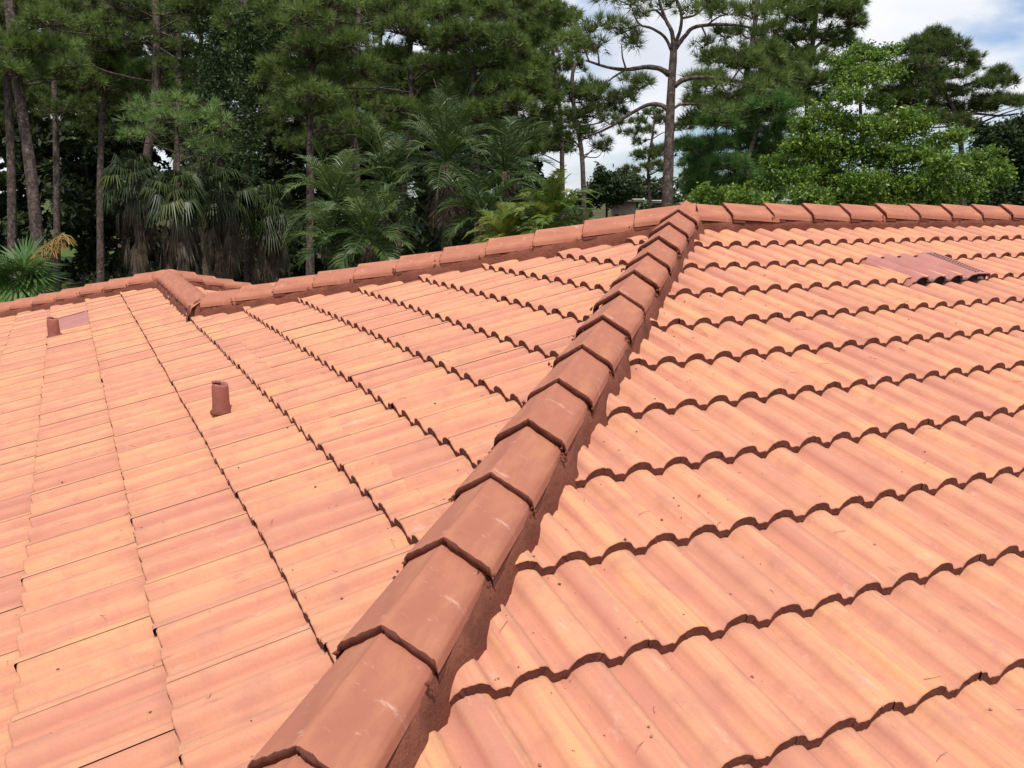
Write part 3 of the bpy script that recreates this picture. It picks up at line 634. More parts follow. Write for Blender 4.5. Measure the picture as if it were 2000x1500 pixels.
make_pine('forked pine with a reddish brown trunk left of the date palms', 26, [(606, 560), (606, 330), (605, 200), (603, 150), (630, 90), (655, 40), (660, -40)], 19, 10,
          [(600, 95, 45, 22), (565, 55, 50, 24), (640, 115, 45, 20), (690, 88, 40, 20), (560, 135, 45, 20), (705, 140, 45, 18), (620, 190, 50, 16), (540, 210, 36, 14), (600, 40, 45, 22), (690, 240, 36, 14), (720, 262, 30, 12), (660, 160, 40, 16), (520, 160, 22, 14), (580, 170, 36, 15), (645, 215, 38, 12), (640, 10, 50, 20), (560, 230, 30, 12)],
          limbs=[([(603, 150), (590, 110), (580, 60), (575, 0)], 9, 4), ([(636, 75), (638, 45), (650, 42), (700, 48), (735, 40)], 5, 2), ([(600, 165), (660, 172), (740, 172), (800, 180)], 5, 2), ([(655, 20), (690, 22), (720, 40)], 4, 2)], nt=1.3, seed=19, group=PG)
make_pine('tall pine with a slender pale trunk above the left date palms', 32, [(770, 560), (796, 300), (803, 200), (801, 100), (810, -30)], 14, 9,
          [(830, 82, 45, 24), (785, 60, 45, 26), (870, 90, 40, 22), (760, 115, 40, 20), (900, 130, 42, 22), (820, 20, 55, 24), (760, 20, 45, 20), (850, 130, 40, 16), (880, 165, 44, 18), (740, 190, 44, 16), (780, 215, 50, 16), (850, 215, 50, 18), (700, 185, 34, 14), (820, 250, 50, 16)],
          limbs=[([(803, 200), (830, 165), (870, 160), (910, 175)], 5, 2), ([(803, 190), (760, 170), (720, 178), (690, 168)], 5, 2)], nt=1.3, seed=20, group=PG)
make_pine('broad dense pine whose crown slopes down to the open sky', 30, [(935, 560), (930, 300), (925, 160), (935, 40), (945, -40)], 17, 10,
          [(925, 22, 55, 26), (968, 30, 36, 24), (905, 75, 50, 25), (975, 82, 44, 26), (1008, 115, 36, 22), (950, 125, 50, 22), (1030, 155, 34, 22), (990, 170, 46, 22), (930, 175, 45, 22), (1055, 185, 26, 20), (1010, 210, 48, 20), (960, 225, 50, 18), (1060, 235, 34, 20), (1020, 262, 50, 18), (900, 225, 44, 18), (1080, 205, 22, 16), (870, 30, 50, 26), (1050, 130, 18, 14)], seed=21, group=PG, nt=1.3)
make_pine('loose open crowned pine against the white cloud left of the bare trunk', 36, [(1098, 560), (1098, 320), (1092, 200), (1078, 80), (1085, 20)], 12, 6,
          [(1075, 22, 26, 16), (1105, 45, 26, 18), (1065, 70, 28, 18), (1120, 30, 15, 10), (1090, 85, 30, 16), (1045, 45, 20, 14), (1140, 100, 26, 14), (1085, 290, 38, 14), (1060, 262, 30, 12), (1035, 300, 26, 10), (1110, 130, 30, 16)], seed=22, nt=1.2, group=PG)
make_pine('thin pine with rounded hanging clumps left of the bare trunk', 31, [(1143, 560), (1140, 380), (1135, 290), (1122, 220), (1118, 150), (1125, 120)], 13, 7,
          [(1150, 178, 40, 18), (1115, 195, 36, 18), (1185, 205, 34, 16), (1215, 195, 28, 14), (1255, 168, 18, 10), (1245, 180, 18, 10), (1100, 235, 36, 18), (1150, 225, 42, 16), (1190, 240, 24, 10), (1178, 292, 20, 8), (1150, 268, 22, 9), (1185, 282, 16, 8), (1095, 272, 28, 12), (1120, 258, 30, 12), (1205, 222, 22, 10), (1080, 170, 26, 16)],
          limbs=[([(1135, 290), (1120, 275), (1100, 270)], 4, 2), ([(1140, 310), (1160, 290), (1178, 288)], 3, 2)], seed=23, mat=NEEDLE_D, nt=1.1, group=PG)
make_pine('large lone pine with a bare grey trunk and wide arching limbs', 24, [(1300, 560), (1303, 400), (1306, 300), (1311, 180), (1315, 110), (1317, 82)], 31, 14,
          [(1195, 2, 30, 9, .3), (1232, 8, 30, 10, -.5), (1275, -4, 36, 12, .4), (1330, -8, 40, 12, -.3), (1295, 18, 22, 8, .6), (1252, 34, 14, 7, .2), (1345, 22, 22, 8, -.5), (1385, 12, 38, 16, .5), (1425, 25, 40, 18, 0), (1470, 30, 34, 20, -.8), (1420, 70, 34, 13, .4), (1462, 72, 32, 14, -.2), (1375, 90, 26, 10, .5), (1440, 100, 30, 11, 1.0),
           (1172, 48, 30, 12, .3), (1210, 55, 30, 13, -.4), (1232, 72, 20, 13, .1), (1150, 68, 28, 14, .5), (1115, 78, 24, 13, -.5), (1168, 92, 28, 10, .4), (1092, 98, 18, 9, .8), (1130, 100, 22, 9, .2), (1238, 90, 14, 8, .1),
           (1225, 158, 20, 7, .1), (1252, 160, 14, 8, .4), (1165, 185, 18, 8, .3), (1400, 160, 30, 9, .4), (1450, 165, 34, 11, 0), (1375, 178, 30, 11, .2), (1425, 190, 34, 11, .5), (1478, 180, 26, 13, -.4), (1365, 212, 28, 9, .3), (1410, 218, 30, 10, -.3)],
          limbs=[([(1307, 146), (1290, 135), (1262, 131), (1222, 136), (1185, 131), (1145, 118)], 12, 4, [0, 0, .1, .2, .1, .3]), ([(1222, 136), (1195, 153), (1172, 172)], 5, 2), ([(1222, 133), (1216, 112), (1214, 88)], 4, 2), ([(1170, 126), (1168, 105), (1160, 88)], 4, 2), ([(1150, 118), (1140, 95), (1125, 80)], 3, 2),
                 ([(1306, 216), (1290, 205), (1265, 205), (1235, 220), (1200, 243), (1165, 260), (1135, 268)], 10, 3, [0, 0, .2, .3, .3, .5, .6]), ([(1318, 168), (1335, 156), (1372, 151), (1425, 156), (1480, 168)], 11, 4), ([(1315, 212), (1330, 204), (1360, 203), (1390, 208)], 6, 3),
                 ([(1316, 92), (1312, 62), (1300, 38), (1290, 10), (1280, -25)], 10, 4), ([(1317, 90), (1328, 60), (1331, 30), (1322, 0), (1318, -30)], 8, 4), ([(1318, 96), (1338, 70), (1360, 52), (1420, 48), (1480, 56)], 10, 4), ([(1312, 100), (1298, 72), (1272, 55), (1250, 48), (1236, 25)], 7, 3), ([(1300, 40), (1280, 20), (1255, 25), (1245, 12)], 5, 2), ([(1331, 36), (1360, 28), (1385, 5)], 5, 2), ([(1370, 50), (1380, 75), (1375, 90)], 4, 2), ([(1250, 48), (1225, 60), (1205, 58)], 3, 2), ([(1380, 50), (1400, 35), (1425, 25)], 4, 2), ([(1430, 156), (1445, 130), (1440, 100)], 4, 2), ([(1400, 153), (1415, 175), (1425, 190)], 4, 2)],
          seed=24, nt=1.15, auto=False, group=PG)
make_pine('small far off pine with rounded clumps glimpsed left of the bare trunk', 46, [(1272, 520), (1270, 400), (1266, 330), (1275, 260), (1280, 220)], 9, 4,
          [(1275, 222, 20, 9), (1246, 240, 17, 8), (1226, 262, 17, 7), (1262, 258, 20, 9), (1292, 240, 14, 12), (1252, 280, 14, 6), (1258, 308, 26, 11), (1228, 335, 18, 9), (1290, 300, 20, 15), (1280, 330, 22, 12), (1330, 290, 24, 14), (1335, 250, 18, 12), (1350, 320, 22, 16)], mat=NEEDLE_D, seed=25, group=PG)
make_pine('lush pine with long hanging green needles right of the bare trunk', 30, [(1440, 560), (1440, 330), (1450, 200), (1470, 80), (1480, 0)], 18, 9,
          [(1400, 118, 36, 18), (1455, 128, 38, 20), (1500, 110, 34, 20), (1380, 158, 34, 15), (1500, 165, 40, 22), (1540, 150, 32, 20), (1465, 205, 44, 20), (1400, 205, 44, 18), (1360, 240, 26, 14), (1430, 245, 44, 18), (1500, 232, 38, 20), (1540, 205, 30, 20), (1350, 200, 18, 12), (1545, 255, 26, 20)], seed=26, group=PG, nt=1.7, needle=0.28)
make_pine('dark green bushy pine low down between bare trunk and fig tree', 27, [(1470, 560), (1465, 400), (1460, 320), (1480, 250)], 15, 8,
          [(1395, 290, 34, 18), (1440, 285, 36, 18), (1485, 270, 36, 22), (1375, 325, 24, 16), (1420, 325, 38, 20), (1470, 325, 44, 24), (1385, 362, 34, 18), (1440, 368, 46, 20), (1520, 300, 34, 26), (1355, 345, 16, 14), (1400, 240, 34, 16), (1450, 230, 40, 20), (1500, 210, 40, 22), (1350, 290, 20, 14), (1370, 310, 24, 14), (1510, 355, 40, 20), (1358, 375, 18, 16), (1400, 388, 40, 14), (1530, 250, 26, 18), (1560, 300, 30, 22)], mat=NEEDLE_G, seed=27, group=PG, nt=2.0)
make_pine('high pine behind the fig tree whose crown ends at the open sky', 33, [(1570, 560), (1575, 300), (1580, 150), (1590, 60), (1600, -20)], 16, 8,
          [(1600, 18, 46, 24), (1645, 28, 34, 22), (1668, 48, 20, 18), (1560, 40, 34, 18), (1625, 75, 40, 15), (1525, 15, 34, 20), (1510, 60, 24, 14), (1545, 112, 36, 15), (1590, 122, 34, 14), (1650, 90, 26, 10), (1520, 130, 30, 14), (1660, 8, 24, 14), (1570, 160, 36, 16), (1590, 200, 34, 18), (1540, 190, 34, 18), (1610, 160, 30, 16), (1500, 95, 30, 18), (1560, 75, 34, 16)],
          limbs=[([(1583, 110), (1550, 85), (1530, 60), (1520, 20)], 7, 3), ([(1585, 100), (1610, 75), (1625, 40)], 7, 3)], seed=28, group=PG, nt=1.6)
make_pine('umbrella topped pine standing beyond the fig tree at right', 35, [(1885, 560), (1880, 330), (1868, 230), (1845, 180), (1832, 120)], 15, 7,
          [(1830, 78, 28, 15), (1800, 90, 26, 14), (1862, 92, 24, 13), (1775, 105, 24, 12), (1830, 108, 42, 14), (1885, 118, 26, 12), (1795, 130, 36, 13), (1905, 135, 18, 10), (1950, 150, 18, 14), (1972, 165, 14, 10), (1925, 168, 26, 11), (1760, 150, 34, 15), (1800, 165, 40, 14), (1850, 185, 40, 14), (1780, 195, 44, 15), (1935, 200, 34, 12), (1980, 205, 34, 10), (1840, 215, 40, 13), (1740, 185, 36, 16), (1910, 215, 36, 12), (2020, 200, 30, 12), (1760, 215, 36, 16), (1805, 235, 40, 16), (1745, 235, 26, 16), (1860, 240, 34, 12), (1820, 150, 40, 14), (1870, 150, 26, 10)],
          limbs=[([(1868, 230), (1900, 222), (1950, 226), (1990, 222)], 6, 3), ([(1845, 180), (1880, 168), (1905, 158), (1930, 150)], 5, 2), ([(1850, 190), (1820, 180), (1790, 190)], 5, 2)], mat=NEEDLE_D, seed=29, group=PG, nt=1.7)
# extra pines of the dark wood at left
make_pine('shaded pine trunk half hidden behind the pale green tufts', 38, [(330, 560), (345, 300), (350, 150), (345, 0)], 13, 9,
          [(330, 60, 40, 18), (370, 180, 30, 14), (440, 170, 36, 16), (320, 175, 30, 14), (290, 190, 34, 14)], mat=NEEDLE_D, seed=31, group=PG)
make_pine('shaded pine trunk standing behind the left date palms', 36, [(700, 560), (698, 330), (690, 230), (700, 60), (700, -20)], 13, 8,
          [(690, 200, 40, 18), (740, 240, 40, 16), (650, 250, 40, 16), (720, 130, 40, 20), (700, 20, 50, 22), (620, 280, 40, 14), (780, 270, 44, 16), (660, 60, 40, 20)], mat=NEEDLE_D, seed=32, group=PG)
rb = np.random.RandomState(5)
BACK = [(-40, 'rearmost pine at the left edge of the photo'), (70, 'rear pine between the leftmost pair of trunks'), (170, 'rear pine behind the rusty needled pine'), (260, 'rear pine behind the bare limbed pine'), (390, 'rear pine behind the vine wrapped trunk'),
        (545, 'rear pine seen beside the sky gap'), (655, 'rear pine behind the forked pine'), (750, 'rear pine behind the slender pale trunk'), (860, 'rear pine above the tallest date palm'), (1000, 'rear pine behind the broad dense crown')]
for i, (bx, lab) in enumerate(BACK):
    cl = [(bx+rb.uniform(-70, 70), rb.uniform(-20, 310), rb.uniform(30, 52), rb.uniform(16, 28)) for _ in range(30)]
    make_pine(lab, 42+rb.uniform(-2, 4), [(bx, 560), (bx+rb.uniform(-8, 8), 300), (bx+rb.uniform(-10, 10), 100), (bx, -30)], 11, 7, cl, mat=NEEDLE_D, bark=BARKD, seed=200+i, group=PG, twig=False, nt=0.95)
# ---------------------------------------------------------------- broadleaf trees
def leaves(buf, P, size, tlo, thi, fold=0.0, up=0.5):
    k = len(P); a = rand_unit(k); n_ = unit(RS.normal(size=(k, 3))+np.array([0, 0, up])); a = unit(a-n_*np.sum(a*n_, 1, keepdims=True)); b = np.cross(n_, a)
    s = size*RS.uniform(0.6, 1.25, (k, 1)); tip = P+a*s; v = np.stack([P-a*s*0.75, P+b*s*0.42, tip-np.array([0, 0, 0.12])*s, P-b*s*0.42], 1).reshape(-1, 3)
    q = np.arange(k*4).reshape(-1, 4); buf.add(v, None, q, np.repeat(RS.uniform(tlo, thi, k), 4))
def make_broad(label, d, trunk, w0, clumps, mat, leaf, dens, seed, name='fig_tree', cat='tree', bark=BARKD, group=None, sprig=True):
    global RS
    RS = np.random.RandomState(seed); sc = d/F; path = px_path(trunk, d); foot = np.array([path[0][0], path[0][1], GZ-0.15])
    full = smooth_path(np.concatenate([[foot], path]), 5); root = thing(name, (foot[0], foot[1], GZ), label, cat, group)
    tb = Buf(); tube(tb, full, np.linspace(w0, w0*0.35, len(full))*sc*0.5, 10, 0.04); lb = Buf()
    for c in clumps:
        cx, cy, rx, ry = c[:4]; dz = c[4] if len(c) > 4 else RS.uniform(-0.8, 0.8); cen = W(cx, cy, d+dz); R = np.array([rx, rx, ry])*sc*1.22
        a = full[int(np.argmin(np.linalg.norm(full-cen, axis=1)+np.where(full[:, 2] > cen[2], 9, 0)))]
        pts = smooth_path([a, (a+cen)/2+RS.normal(0, 0.1, 3), cen], 4); tube(tb, pts, np.linspace(0.018, 0.007, len(pts)), 5, 0.05)
        n = int(dens*2.3*rx*ry*(d/24.0)**2*(0.08/leaf)**2)
        # leaves sit on sprigs that radiate through the clump
        ns = max(12, n//16); u = rand_unit(ns); e = cen+u*R*RS.uniform(0.55, 1.08, (ns, 1)); t = RS.uniform(0.35, 1.05, (n, 1)); k = RS.randint(0, ns, n)
        P = cen+(e[k]-cen)*t+RS.normal(0, 0.045+0.10*(1-sc*0), (n, 3))*leaf*12*0.10
        P += RS.normal(0, leaf*0.9, (n, 3)); dt = RS.normal(0, 0.16, ns)[k]
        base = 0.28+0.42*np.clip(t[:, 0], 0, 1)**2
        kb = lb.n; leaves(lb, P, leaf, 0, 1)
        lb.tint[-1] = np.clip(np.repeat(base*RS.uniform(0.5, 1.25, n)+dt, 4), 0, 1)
        if sprig:
            for j in range(min(ns, 26)): tube(tb, [cen, (cen+e[j])/2+RS.normal(0, 0.03, 3), e[j]], [0.008, 0.006, 0.003], 4, cap=False)
    link('trunk', tb.mesh('trunk', bark, True), root).matrix_parent_inverse = Matrix.Translation(-root.location)
    link('crown', lb.mesh('crown', mat), root).matrix_parent_inverse = Matrix.Translation(-root.location); return root
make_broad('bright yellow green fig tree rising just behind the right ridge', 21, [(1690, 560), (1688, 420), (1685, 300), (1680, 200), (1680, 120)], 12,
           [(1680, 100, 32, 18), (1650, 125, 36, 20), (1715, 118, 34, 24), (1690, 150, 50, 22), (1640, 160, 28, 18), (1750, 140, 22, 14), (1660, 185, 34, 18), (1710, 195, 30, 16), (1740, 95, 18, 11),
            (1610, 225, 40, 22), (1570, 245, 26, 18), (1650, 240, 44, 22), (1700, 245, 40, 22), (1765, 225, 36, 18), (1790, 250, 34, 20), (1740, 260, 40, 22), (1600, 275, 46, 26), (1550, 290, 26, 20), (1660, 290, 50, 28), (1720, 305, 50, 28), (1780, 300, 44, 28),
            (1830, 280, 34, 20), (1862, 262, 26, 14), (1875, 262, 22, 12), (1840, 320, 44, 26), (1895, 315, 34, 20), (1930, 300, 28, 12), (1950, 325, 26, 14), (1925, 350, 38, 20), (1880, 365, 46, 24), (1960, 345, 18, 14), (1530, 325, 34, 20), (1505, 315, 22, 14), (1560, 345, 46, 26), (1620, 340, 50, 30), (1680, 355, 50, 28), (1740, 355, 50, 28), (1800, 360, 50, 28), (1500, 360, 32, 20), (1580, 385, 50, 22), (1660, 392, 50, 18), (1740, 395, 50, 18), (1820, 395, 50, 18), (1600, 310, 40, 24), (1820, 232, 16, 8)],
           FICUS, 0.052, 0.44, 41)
make_broad('low bright green shrub just behind the ridge right of the bare trunk', 18, [(1420, 560), (1420, 450), (1425, 400)], 10,
           [(1345, 392, 14, 8), (1372, 372, 18, 13), (1400, 385, 28, 12), (1430, 378, 24, 14), (1462, 385, 28, 14), (1490, 392, 26, 12), (1375, 395, 22, 10), (1440, 398, 30, 10)], FICUS, 0.06, 0.5, 42, name='leafy_shrub', cat='shrub')
make_broad('dark oak with dense shade at the right edge of the photo', 38, [(1985, 560), (1985, 420), (1990, 330)], 16,
           [(1950, 262, 34, 18), (1990, 250, 36, 20), (1930, 285, 28, 18), (1970, 290, 44, 24), (2010, 300, 40, 30), (1940, 325, 36, 22), (1985, 340, 44, 26), (2020, 250, 30, 30), (1960, 372, 44, 20), (2010, 380, 44, 24), (1905, 250, 20, 12), (1925, 390, 40, 16)], OAK, 0.12, 1.0, 43, name='oak_tree', sprig=False)
make_broad('dull green broadleaf tree behind the thin pine near the gap', 50, [(1185, 520), (1185, 420), (1185, 370)], 8,
           [(1185, 352, 20, 14), (1170, 372, 26, 14), (1205, 362, 24, 14), (1150, 388, 26, 12), (1195, 385, 26, 12), (1225, 375, 22, 10), (1172, 335, 10, 8)], OAK, 0.16, 1.3, 44, name='broadleaf_tree', sprig=False)
make_broad('pale green tree far off in the gap between the pines', 75, [(1255, 480), (1255, 410), (1250, 370)], 7,
           [(1210, 345, 16, 8), (1235, 350, 18, 8), (1190, 352, 14, 8), (1260, 365, 30, 10), (1230, 368, 24, 10), (1290, 372, 20, 10)], FARW, 0.22, 1.3, 45, name='broadleaf_tree', sprig=False)
# ---------------------------------------------------------------- the dark wood behind everything
RS = np.random.RandomState(77)
def wood_mass(name, label, mat, spans, depth, leaf, per):
    b = Buf()
    for (x0, x1, ytop, ybot, dd) in spans:
        n = int((x1-x0)*(ybot-ytop)*per); m_ = max(10, int((x1-x0)*(ybot-ytop)/2200))
        cx = RS.uniform(x0, x1, m_); cy = RS.uniform(ytop+20, ybot, m_); cr_ = RS.uniform(22, 46, m_); cdp = RS.uniform(-4, 4, m_)
        for i in range(m_):
            d = depth+dd+cdp[i]; k = int(n/m_); c = W(cx[i], cy[i], d); u = rand_unit(k)*RS.uniform(0.5, 1, (k, 1))**0.5; R = cr_[i]*d/F
            leaves(b, c+u*np.array([R, R, R*0.7]), leaf, 0, 1); b.tint[-1] = np.clip(np.repeat(RS.normal(0.45, 0.2, k)+RS.normal(0, 0.1), 4), 0, 1)
    o = link(name, b.mesh(name, mat)); o['kind'] = 'stuff'; tag(o, label, 'woodland'); return o
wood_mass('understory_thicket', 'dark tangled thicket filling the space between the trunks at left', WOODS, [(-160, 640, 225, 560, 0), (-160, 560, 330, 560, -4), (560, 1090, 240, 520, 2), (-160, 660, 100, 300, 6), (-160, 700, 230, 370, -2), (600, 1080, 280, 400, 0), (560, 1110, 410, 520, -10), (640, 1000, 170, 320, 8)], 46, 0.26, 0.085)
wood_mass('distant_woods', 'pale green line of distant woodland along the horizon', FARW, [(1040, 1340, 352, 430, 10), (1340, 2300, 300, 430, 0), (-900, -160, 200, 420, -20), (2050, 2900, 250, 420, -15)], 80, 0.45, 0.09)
# ---------------------------------------------------------------- palms
def frond(buf, base, dir0, length, nl, leaf, droop, wid, tint, updir=0.0, plume=0.5):
    """a feather frond: curved stem with two rows of leaflets"""
    t = np.linspace(0, 1, 12); d0 = unit(np.array(dir0, float)); P = [np.array(base, float)]; dv = d0.copy(); st = length/11
    for i in range(11): dv = unit(dv+np.array([0, 0, -droop*(0.4+1.3*t[i])/11*2])); P.append(P[-1]+dv*st)
    P = np.array(P); tube(buf, P, np.linspace(0.022, 0.006, 12), 5, tint=tint*0.8+0.15, cap=False)
    tt = np.linspace(0.16, 0.99, nl); idx = tt*11; i0 = np.minimum(idx.astype(int), 10); f = (idx-i0)[:, None]; B = P[i0]*(1-f)+P[i0+1]*f; tg = unit(P[i0+1]-P[i0])
    sd = unit(np.cross(tg, np.array([0, 0, 1.0])+1e-3)); up = np.cross(sd, tg)
    ll = leaf*np.sin(np.clip(tt*1.05+0.12, 0, 1)*math.pi)**0.5
    for s in (-1, 1):
        ang = RS.normal(0, 0.18, (nl, 1)); dl = unit(sd*s*1.0+tg*(0.75+0.3*tt[:, None])+up*(0.35+plume*ang)); L1 = ll[:, None]*RS.uniform(0.8, 1.1, (nl, 1))
        mid = B+dl*L1*0.55; tip = B+dl*L1+np.array([0, 0, -0.22])*L1; pw = unit(np.cross(dl, up+0.3*RS.normal(size=(nl, 3))))*wid*0.5
        v = np.stack([B-pw*.5, B+pw*.5, mid+pw, mid-pw, tip], 1).reshape(-1, 3); q = np.arange(nl)[:, None]*5
        buf.add(v, np.concatenate([q+3, q+2, q+4], 1), np.concatenate([q, q+1, q+2, q+3], 1), np.repeat(np.clip(tint+RS.normal(0, 0.12, nl), 0, 1), 5))
def feather_palm(label, d, cx, cy, nf, flen, leaf, mat, seed, name='date_palm', dead=8, trunkw=0.26, elev=(-0.3, 1.2), group=None, nl=30, wid=0.026, base=0.5, lean=0.0, droop=0.75):
    global RS
    RS = np.random.RandomState(seed); c = W(cx, cy, d); root = thing(name, (c[0]+lean, c[1], GZ), label, 'palm', group)
    tb = Buf(); tube(tb, smooth_path([(c[0]+lean, c[1], GZ-0.1), (c[0]+lean*.6, c[1], (GZ+c[2])/2), c], 6), np.full(13, trunkw/2), 12, 0.09)
    cr_ = Buf(); db_ = Buf()
    for i in range(nf):
        az = i*2.399963+RS.normal(0, 0.2); el = elev[0]+(elev[1]-elev[0])*((i+0.5)/nf)**0.8+RS.normal(0, 0.08)
        frond(cr_, c+np.array([0, 0, 0.1*el]), (math.cos(az)*math.cos(el), math.sin(az)*math.cos(el), math.sin(el)), flen*RS.uniform(0.8, 1.1), nl, leaf, droop*RS.uniform(0.7, 1.3), wid, float(np.clip(base+RS.normal(0, 0.15), 0, 1)))
    for i in range(dead):
        az = RS.uniform(0, 6.28); frond(db_, c-np.array([0, 0, 0.15]), (math.cos(az)*0.5, math.sin(az)*0.5, -0.8), flen*0.75, 22, leaf*0.8, 1.2, 0.03, float(RS.uniform(0.1, 0.7)))
    for nm, b, m in (('trunk', tb, PBARK), ('crown', cr_, mat), ('dead_fronds', db_, DEADF)):
        if b.n: link(nm, b.mesh(nm, m, nm == 'trunk'), root).matrix_parent_inverse = Matrix.Translation(-root.location)
    return root
DG = 'clump of date palms behind the left ridge'
feather_palm('tallest date palm of the clump with brown dead fronds below', 20, 872, 322, 30, 2.0, 0.52, PALM, 51, group=DG, dead=16, elev=(-0.25, 1.45))
feather_palm('date palm with wide fronds at the right of the clump', 21, 985, 335, 27, 1.8, 0.50, PALM, 52, group=DG, dead=6, elev=(-0.4, 1.3))
feather_palm('date palm in front of the forked pine at the left end of the clump', 19, 655, 400, 26, 1.5, 0.48, PALM, 53, group=DG, dead=3, elev=(-0.4, 1.3), base=0.58)
feather_palm('middle date palm between the tallest and the leftmost', 20.5, 760, 365, 28, 1.8, 0.50, PALM, 54, group=DG, dead=5, elev=(-0.5, 1.35))
feather_palm('low young date palm filling the foot of the clump', 17.5, 720, 470, 24, 1.3, 0.44, PALM, 55, group=DG, dead=2, elev=(-0.3, 1.3), base=0.55)
feather_palm('small date palm poking out at the lower right of the clump', 18.5, 945, 430, 22, 1.3, 0.42, PALM, 56, group=DG, dead=6, elev=(-0.3, 1.3))
feather_palm('low spiky date palm in front of the pine trunk at left of the clump', 18, 650, 480, 20, 1.1, 0.42, PALM, 57, group=DG, dead=2, elev=(-0.3, 1.3), base=0.5)
AG = 'yellowing palms behind the left ridge'
feather_palm('yellow green butterfly palm right of the date palms', 15, 1075, 448, 24, 1.05, 0.33, ARECA, 58, name='butterfly_palm', group=AG, dead=0, trunkw=0.10, elev=(0.15, 1.45), nl=32, wid=0.030, base=0.5, droop=1.0)
feather_palm('yellowing butterfly palm below the date palm clump', 15.5, 985, 482, 20, 0.85, 0.30, ARECA, 59, name='butterfly_palm', group=AG, dead=0, trunkw=0.10, elev=(0.1, 1.4), nl=28, wid=0.028, base=0.72, droop=1.0)
def fan_leaf(buf, c, axis, nrm, R, n, tint, droop=0.35, wid=0.045, span=2.5):
    axis = unit(np.array(axis, float)); nrm = unit(np.array(nrm, float)-axis*np.dot(nrm, axis)); sd = np.cross(axis, nrm)
    a = np.linspace(-span, span, n)+RS.normal(0, 0.02, n); dr = axis*np.cos(a)[:, None]+sd*np.sin(a)[:, None]; rr = R*(0.72+0.28*np.cos(a*0.5))[:, None]*RS.uniform(0.9, 1.05, (n, 1))
    mid = c+dr*rr*0.55+nrm*0.02*R; tip = c+dr*rr+np.array([0, 0, -1.0])*droop*rr*RS.uniform(0.5, 1.3, (n, 1)); pw = (-axis*np.sin(a)[:, None]+sd*np.cos(a)[:, None])*wid*0.5
    v = np.stack([np.broadcast_to(c, (n, 3)), mid-pw, tip, mid+pw], 1).reshape(-1, 3); buf.add(v, None, np.arange(n*4).reshape(-1, 4), np.repeat(np.clip(tint+RS.normal(0, 0.10, n), 0, 1), 4))
def fan_palm(label, d, cx, cy, nf, stalk, R, mat, seed, dead=44, trunkw=0.32, group=None, name='fan_palm', flower=False, droop=0.75, span=1.9):
    global RS
    RS = np.random.RandomState(seed); c = W(cx, cy, d); root = thing(name, (c[0], c[1], GZ), label, 'palm', group)
    tb = Buf(); tube(tb, smooth_path([(c[0], c[1], GZ-0.1), (c[0]+0.05, c[1], (GZ+c[2])/2), c], 8), np.full(17, trunkw/2), 12, 0.05); g = Buf(); db_ = Buf()
    for i in range(nf):
        az = i*2.399963+RS.normal(0, 0.15); el = -0.75+2.0*((i+0.5)/nf)**0.9+RS.normal(0, 0.08); dv = np.array([math.cos(az)*math.cos(el), math.sin(az)*math.cos(el), math.sin(el)]); s = stalk*RS.uniform(0.8, 1.15)
        e = c+dv*s+np.array([0, 0, -0.10*s*s]); tube(g, [c, (c+e)/2+[0, 0, 0.05], e], [0.018, 0.015, 0.012], 5, tint=0.7, cap=False)
        nr = unit(np.cross(np.cross(dv, [0, 0, 1.0]), dv)+0.25*RS.normal(size=3)); fan_leaf(g, e, unit(dv+np.array([0, 0, -0.25])), nr, R*RS.uniform(0.85, 1.1), 24, float(RS.normal(0.45, 0.16)), droop, span=span)
    for i in range(dead):
        az = RS.uniform(0, 6.28); rr = RS.uniform(0.2, 0.55); e = c+np.array([math.cos(az)*rr, math.sin(az)*rr, -RS.uniform(0.3, 1.9)]); fan_leaf(db_, e, (math.cos(az)*0.25, math.sin(az)*0.25, -1), (math.cos(az), math.sin(az), 0.1), R*RS.uniform(0.7, 1.1), 11, float(RS.uniform(0.1, 0.9)), 0.5, 0.030, span=0.42)
    fl = Buf()
    if flower:
        # arching branched flower stalk
        a = c+np.array([0, 0, 0.1]); tipp = W(cx+82, cy-88, d-0.2); mid = (a+tipp)/2+np.array([0, 0, 0.06]); pth = smooth_path([a, mid, tipp], 8); tube(fl, pth, np.linspace(0.014, 0.006, len(pth)), 6)
        for p in pth[5:]:
            for q in range(9):
                dv = unit(RT*RS.uniform(-0.1, 1.0)+np.array([0, 0, -0.8])+0.5*RS.normal(size=3)); L_ = RS.uniform(0.10, 0.26); tube(fl, [p, p+dv*L_*.5+RT*0.03, p+dv*L_+np.array([0, 0, -0.05])], [0.005, 0.006, 0.004], 4, tint=float(RS.rand()), cap=False)
    for nm, b, m in (('trunk', tb, PBARK), ('crown', g, mat), ('dead_fronds', db_, DEADF), ('flower_stalk', fl, FLOW)):
        if b.n: link(nm, b.mesh(nm, m, nm == 'trunk'), root).matrix_parent_inverse = Matrix.Translation(-root.location)
    return root
SG = 'shaggy fan palms under the pines'
fan_palm('shaggy fan palm left of its group with a pale stubby trunk', 25, 262, 352, 30, 0.55, 0.58, SABAL, 61, group=SG)
fan_palm('shaggy fan palm with bright hanging leaves in the middle of its group', 23, 345, 385, 30, 0.5, 0.56, SABAL, 62, group=SG, dead=56)
fan_palm('dark fan palm with grey dead leaves right of its group', 25, 432, 378, 34, 0.6, 0.62, SABAL, 63, group=SG, dead=70)
fan_palm('small dark fan palm right of the straight dark trunk', 26, 525, 415, 28, 0.6, 0.62, SABAL, 64, group=SG, dead=34)
fan_palm('tall thin fan palm lost in shade between the others', 30, 388, 318, 22, 0.6, 0.56, SABAL, 65, group=SG, dead=10)
fan_palm('bright fan palm with an arching flower stalk at the lower left corner', 13.5, 40, 545, 14, 0.24, 0.60, FANP, 66, dead=0, trunkw=0.2, flower=True, droop=0.12, span=2.3)
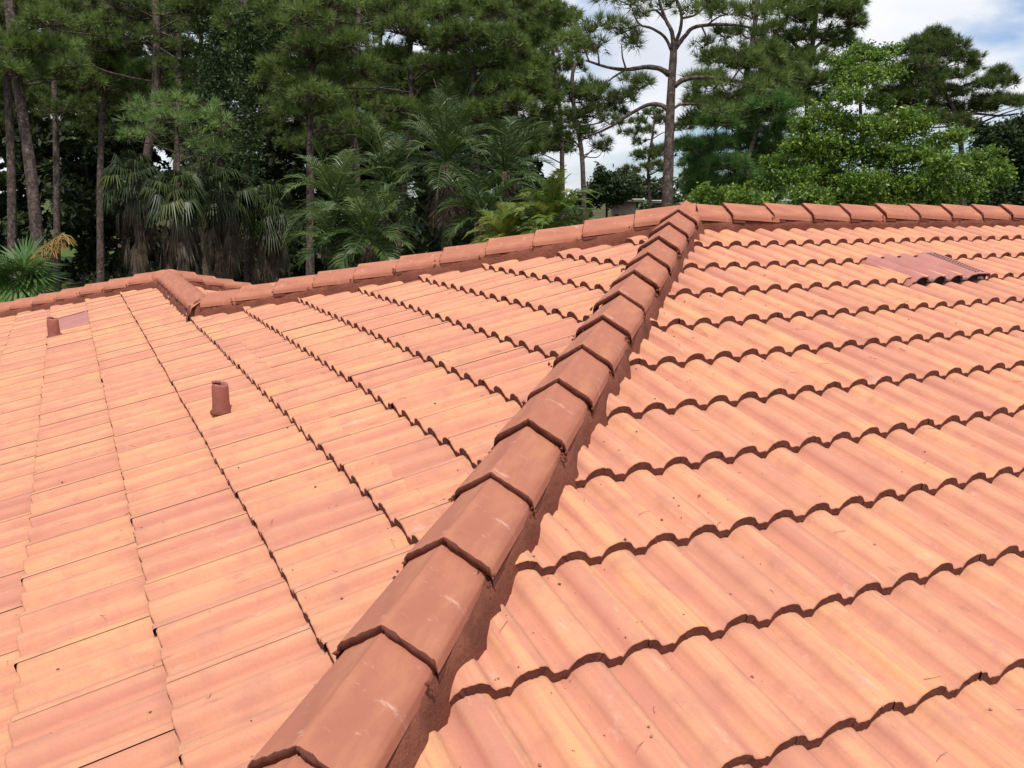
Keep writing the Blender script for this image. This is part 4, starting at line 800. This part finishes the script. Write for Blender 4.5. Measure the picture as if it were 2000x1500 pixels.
# ---------------------------------------------------------------- vines
def vine(label, d, pts, r, n, leaf, seed, strand=False):
    global RS
    RS = np.random.RandomState(seed); P = smooth_path(px_path(pts, d), 8); b = Buf(); s = Buf(); tube(s, P, 0.012, 5, 0.1)
    i = RS.randint(0, len(P)-1, n); f = RS.rand(n, 1); Q = P[i]*(1-f)+P[i+1]*f+RS.normal(size=(n, 3))*np.array([r, r, r*0.6]); leaves(b, Q, leaf, 0.1, 0.9, up=0.1)
    root = thing('climbing_vine', tuple(P[-1]), label, 'vine', 'vines in the left hand pines')
    link('stem', s.mesh('stem', BARKD, True), root).matrix_parent_inverse = Matrix.Translation(-root.location); link('foliage', b.mesh('foliage', VINE), root).matrix_parent_inverse = Matrix.Translation(-root.location)
vine('thick leafy vine wrapping the pine trunk left of the sky gap', 28.6, [(425, 10), (428, 90), (420, 150), (425, 200), (430, 300)], 0.34, 5200, 0.075, 71)
vine('leafy vine climbing the straight dark pine trunk', 26.7, [(478, 30), (480, 120), (484, 250), (487, 380)], 0.22, 3800, 0.07, 72)
vine('thin strand of vine hanging freely in the sky gap', 26.5, [(536, 60), (533, 100), (536, 140)], 0.05, 150, 0.06, 73)
vine('ragged curtain of vine leaves edging the sky gap', 26.5, [(510, 80), (540, 66), (575, 72), (590, 110)], 0.20, 1100, 0.06, 74)
# ---------------------------------------------------------------- far buildings
def far_house(label, px0, px1, pytop, d, wallh, mat, roofm):
    a = W(px0, pytop, d); b_ = W(px1, pytop, d); zt = a[2]; dirv = unit((b_-a)*np.array([1, 1, 0])); nr = np.array([-dirv[1], dirv[0], 0]); Ln = np.linalg.norm((b_-a)[:2]); dp = Ln*0.6
    root = thing('low_house', (float(a[0]), float(a[1]), GZ), label, 'house')
    def bxx(buf, o, l, w, z0, z1):
        v = [o+dirv*x+nr*y+np.array([0, 0, z]) for z in (z0, z1) for x, y in ((0, 0), (l, 0), (l, w), (0, w))]; buf.add(v, None, [[0, 1, 5, 4], [1, 2, 6, 5], [2, 3, 7, 6], [3, 0, 4, 7], [4, 5, 6, 7], [0, 3, 2, 1]])
    o = np.array([a[0], a[1], 0.0]); w = Buf(); bxx(w, o, Ln, dp, GZ, zt-0.22); r = Buf(); bxx(r, o-dirv*.4-nr*.4, Ln+.8, dp+.8, zt-0.20, zt-0.06); t = Buf(); bxx(t, o-dirv*.42-nr*.42, Ln+.84, dp+.84, zt-0.055, zt)
    h = Buf()
    for k in range(3): bxx(h, o+dirv*Ln*(0.12+0.3*k)-nr*0.03, Ln*0.16, 0.028, zt-2.2, zt-1.0)
    for nm, bb, m in (('wall', w, mat), ('roof', r, roofm), ('roof_edge', t, WHITE), ('window', h, DARK)): link(nm, bb.mesh(nm, m), root).matrix_parent_inverse = Matrix.Translation(-root.location)
far_house('low tan house with a white roof edge glimpsed left of the apex', 1197, 1243, 388, 58, 3, SHING, SHING)
far_house('low tan house just glimpsed beside the foot of the bare pine trunk', 1281, 1298, 391, 60, 3, SHING, SHING)
far_house('sunlit white house glimpsed through the palms at left', 520, 537, 381, 62, 3, WHITE, WHITE)
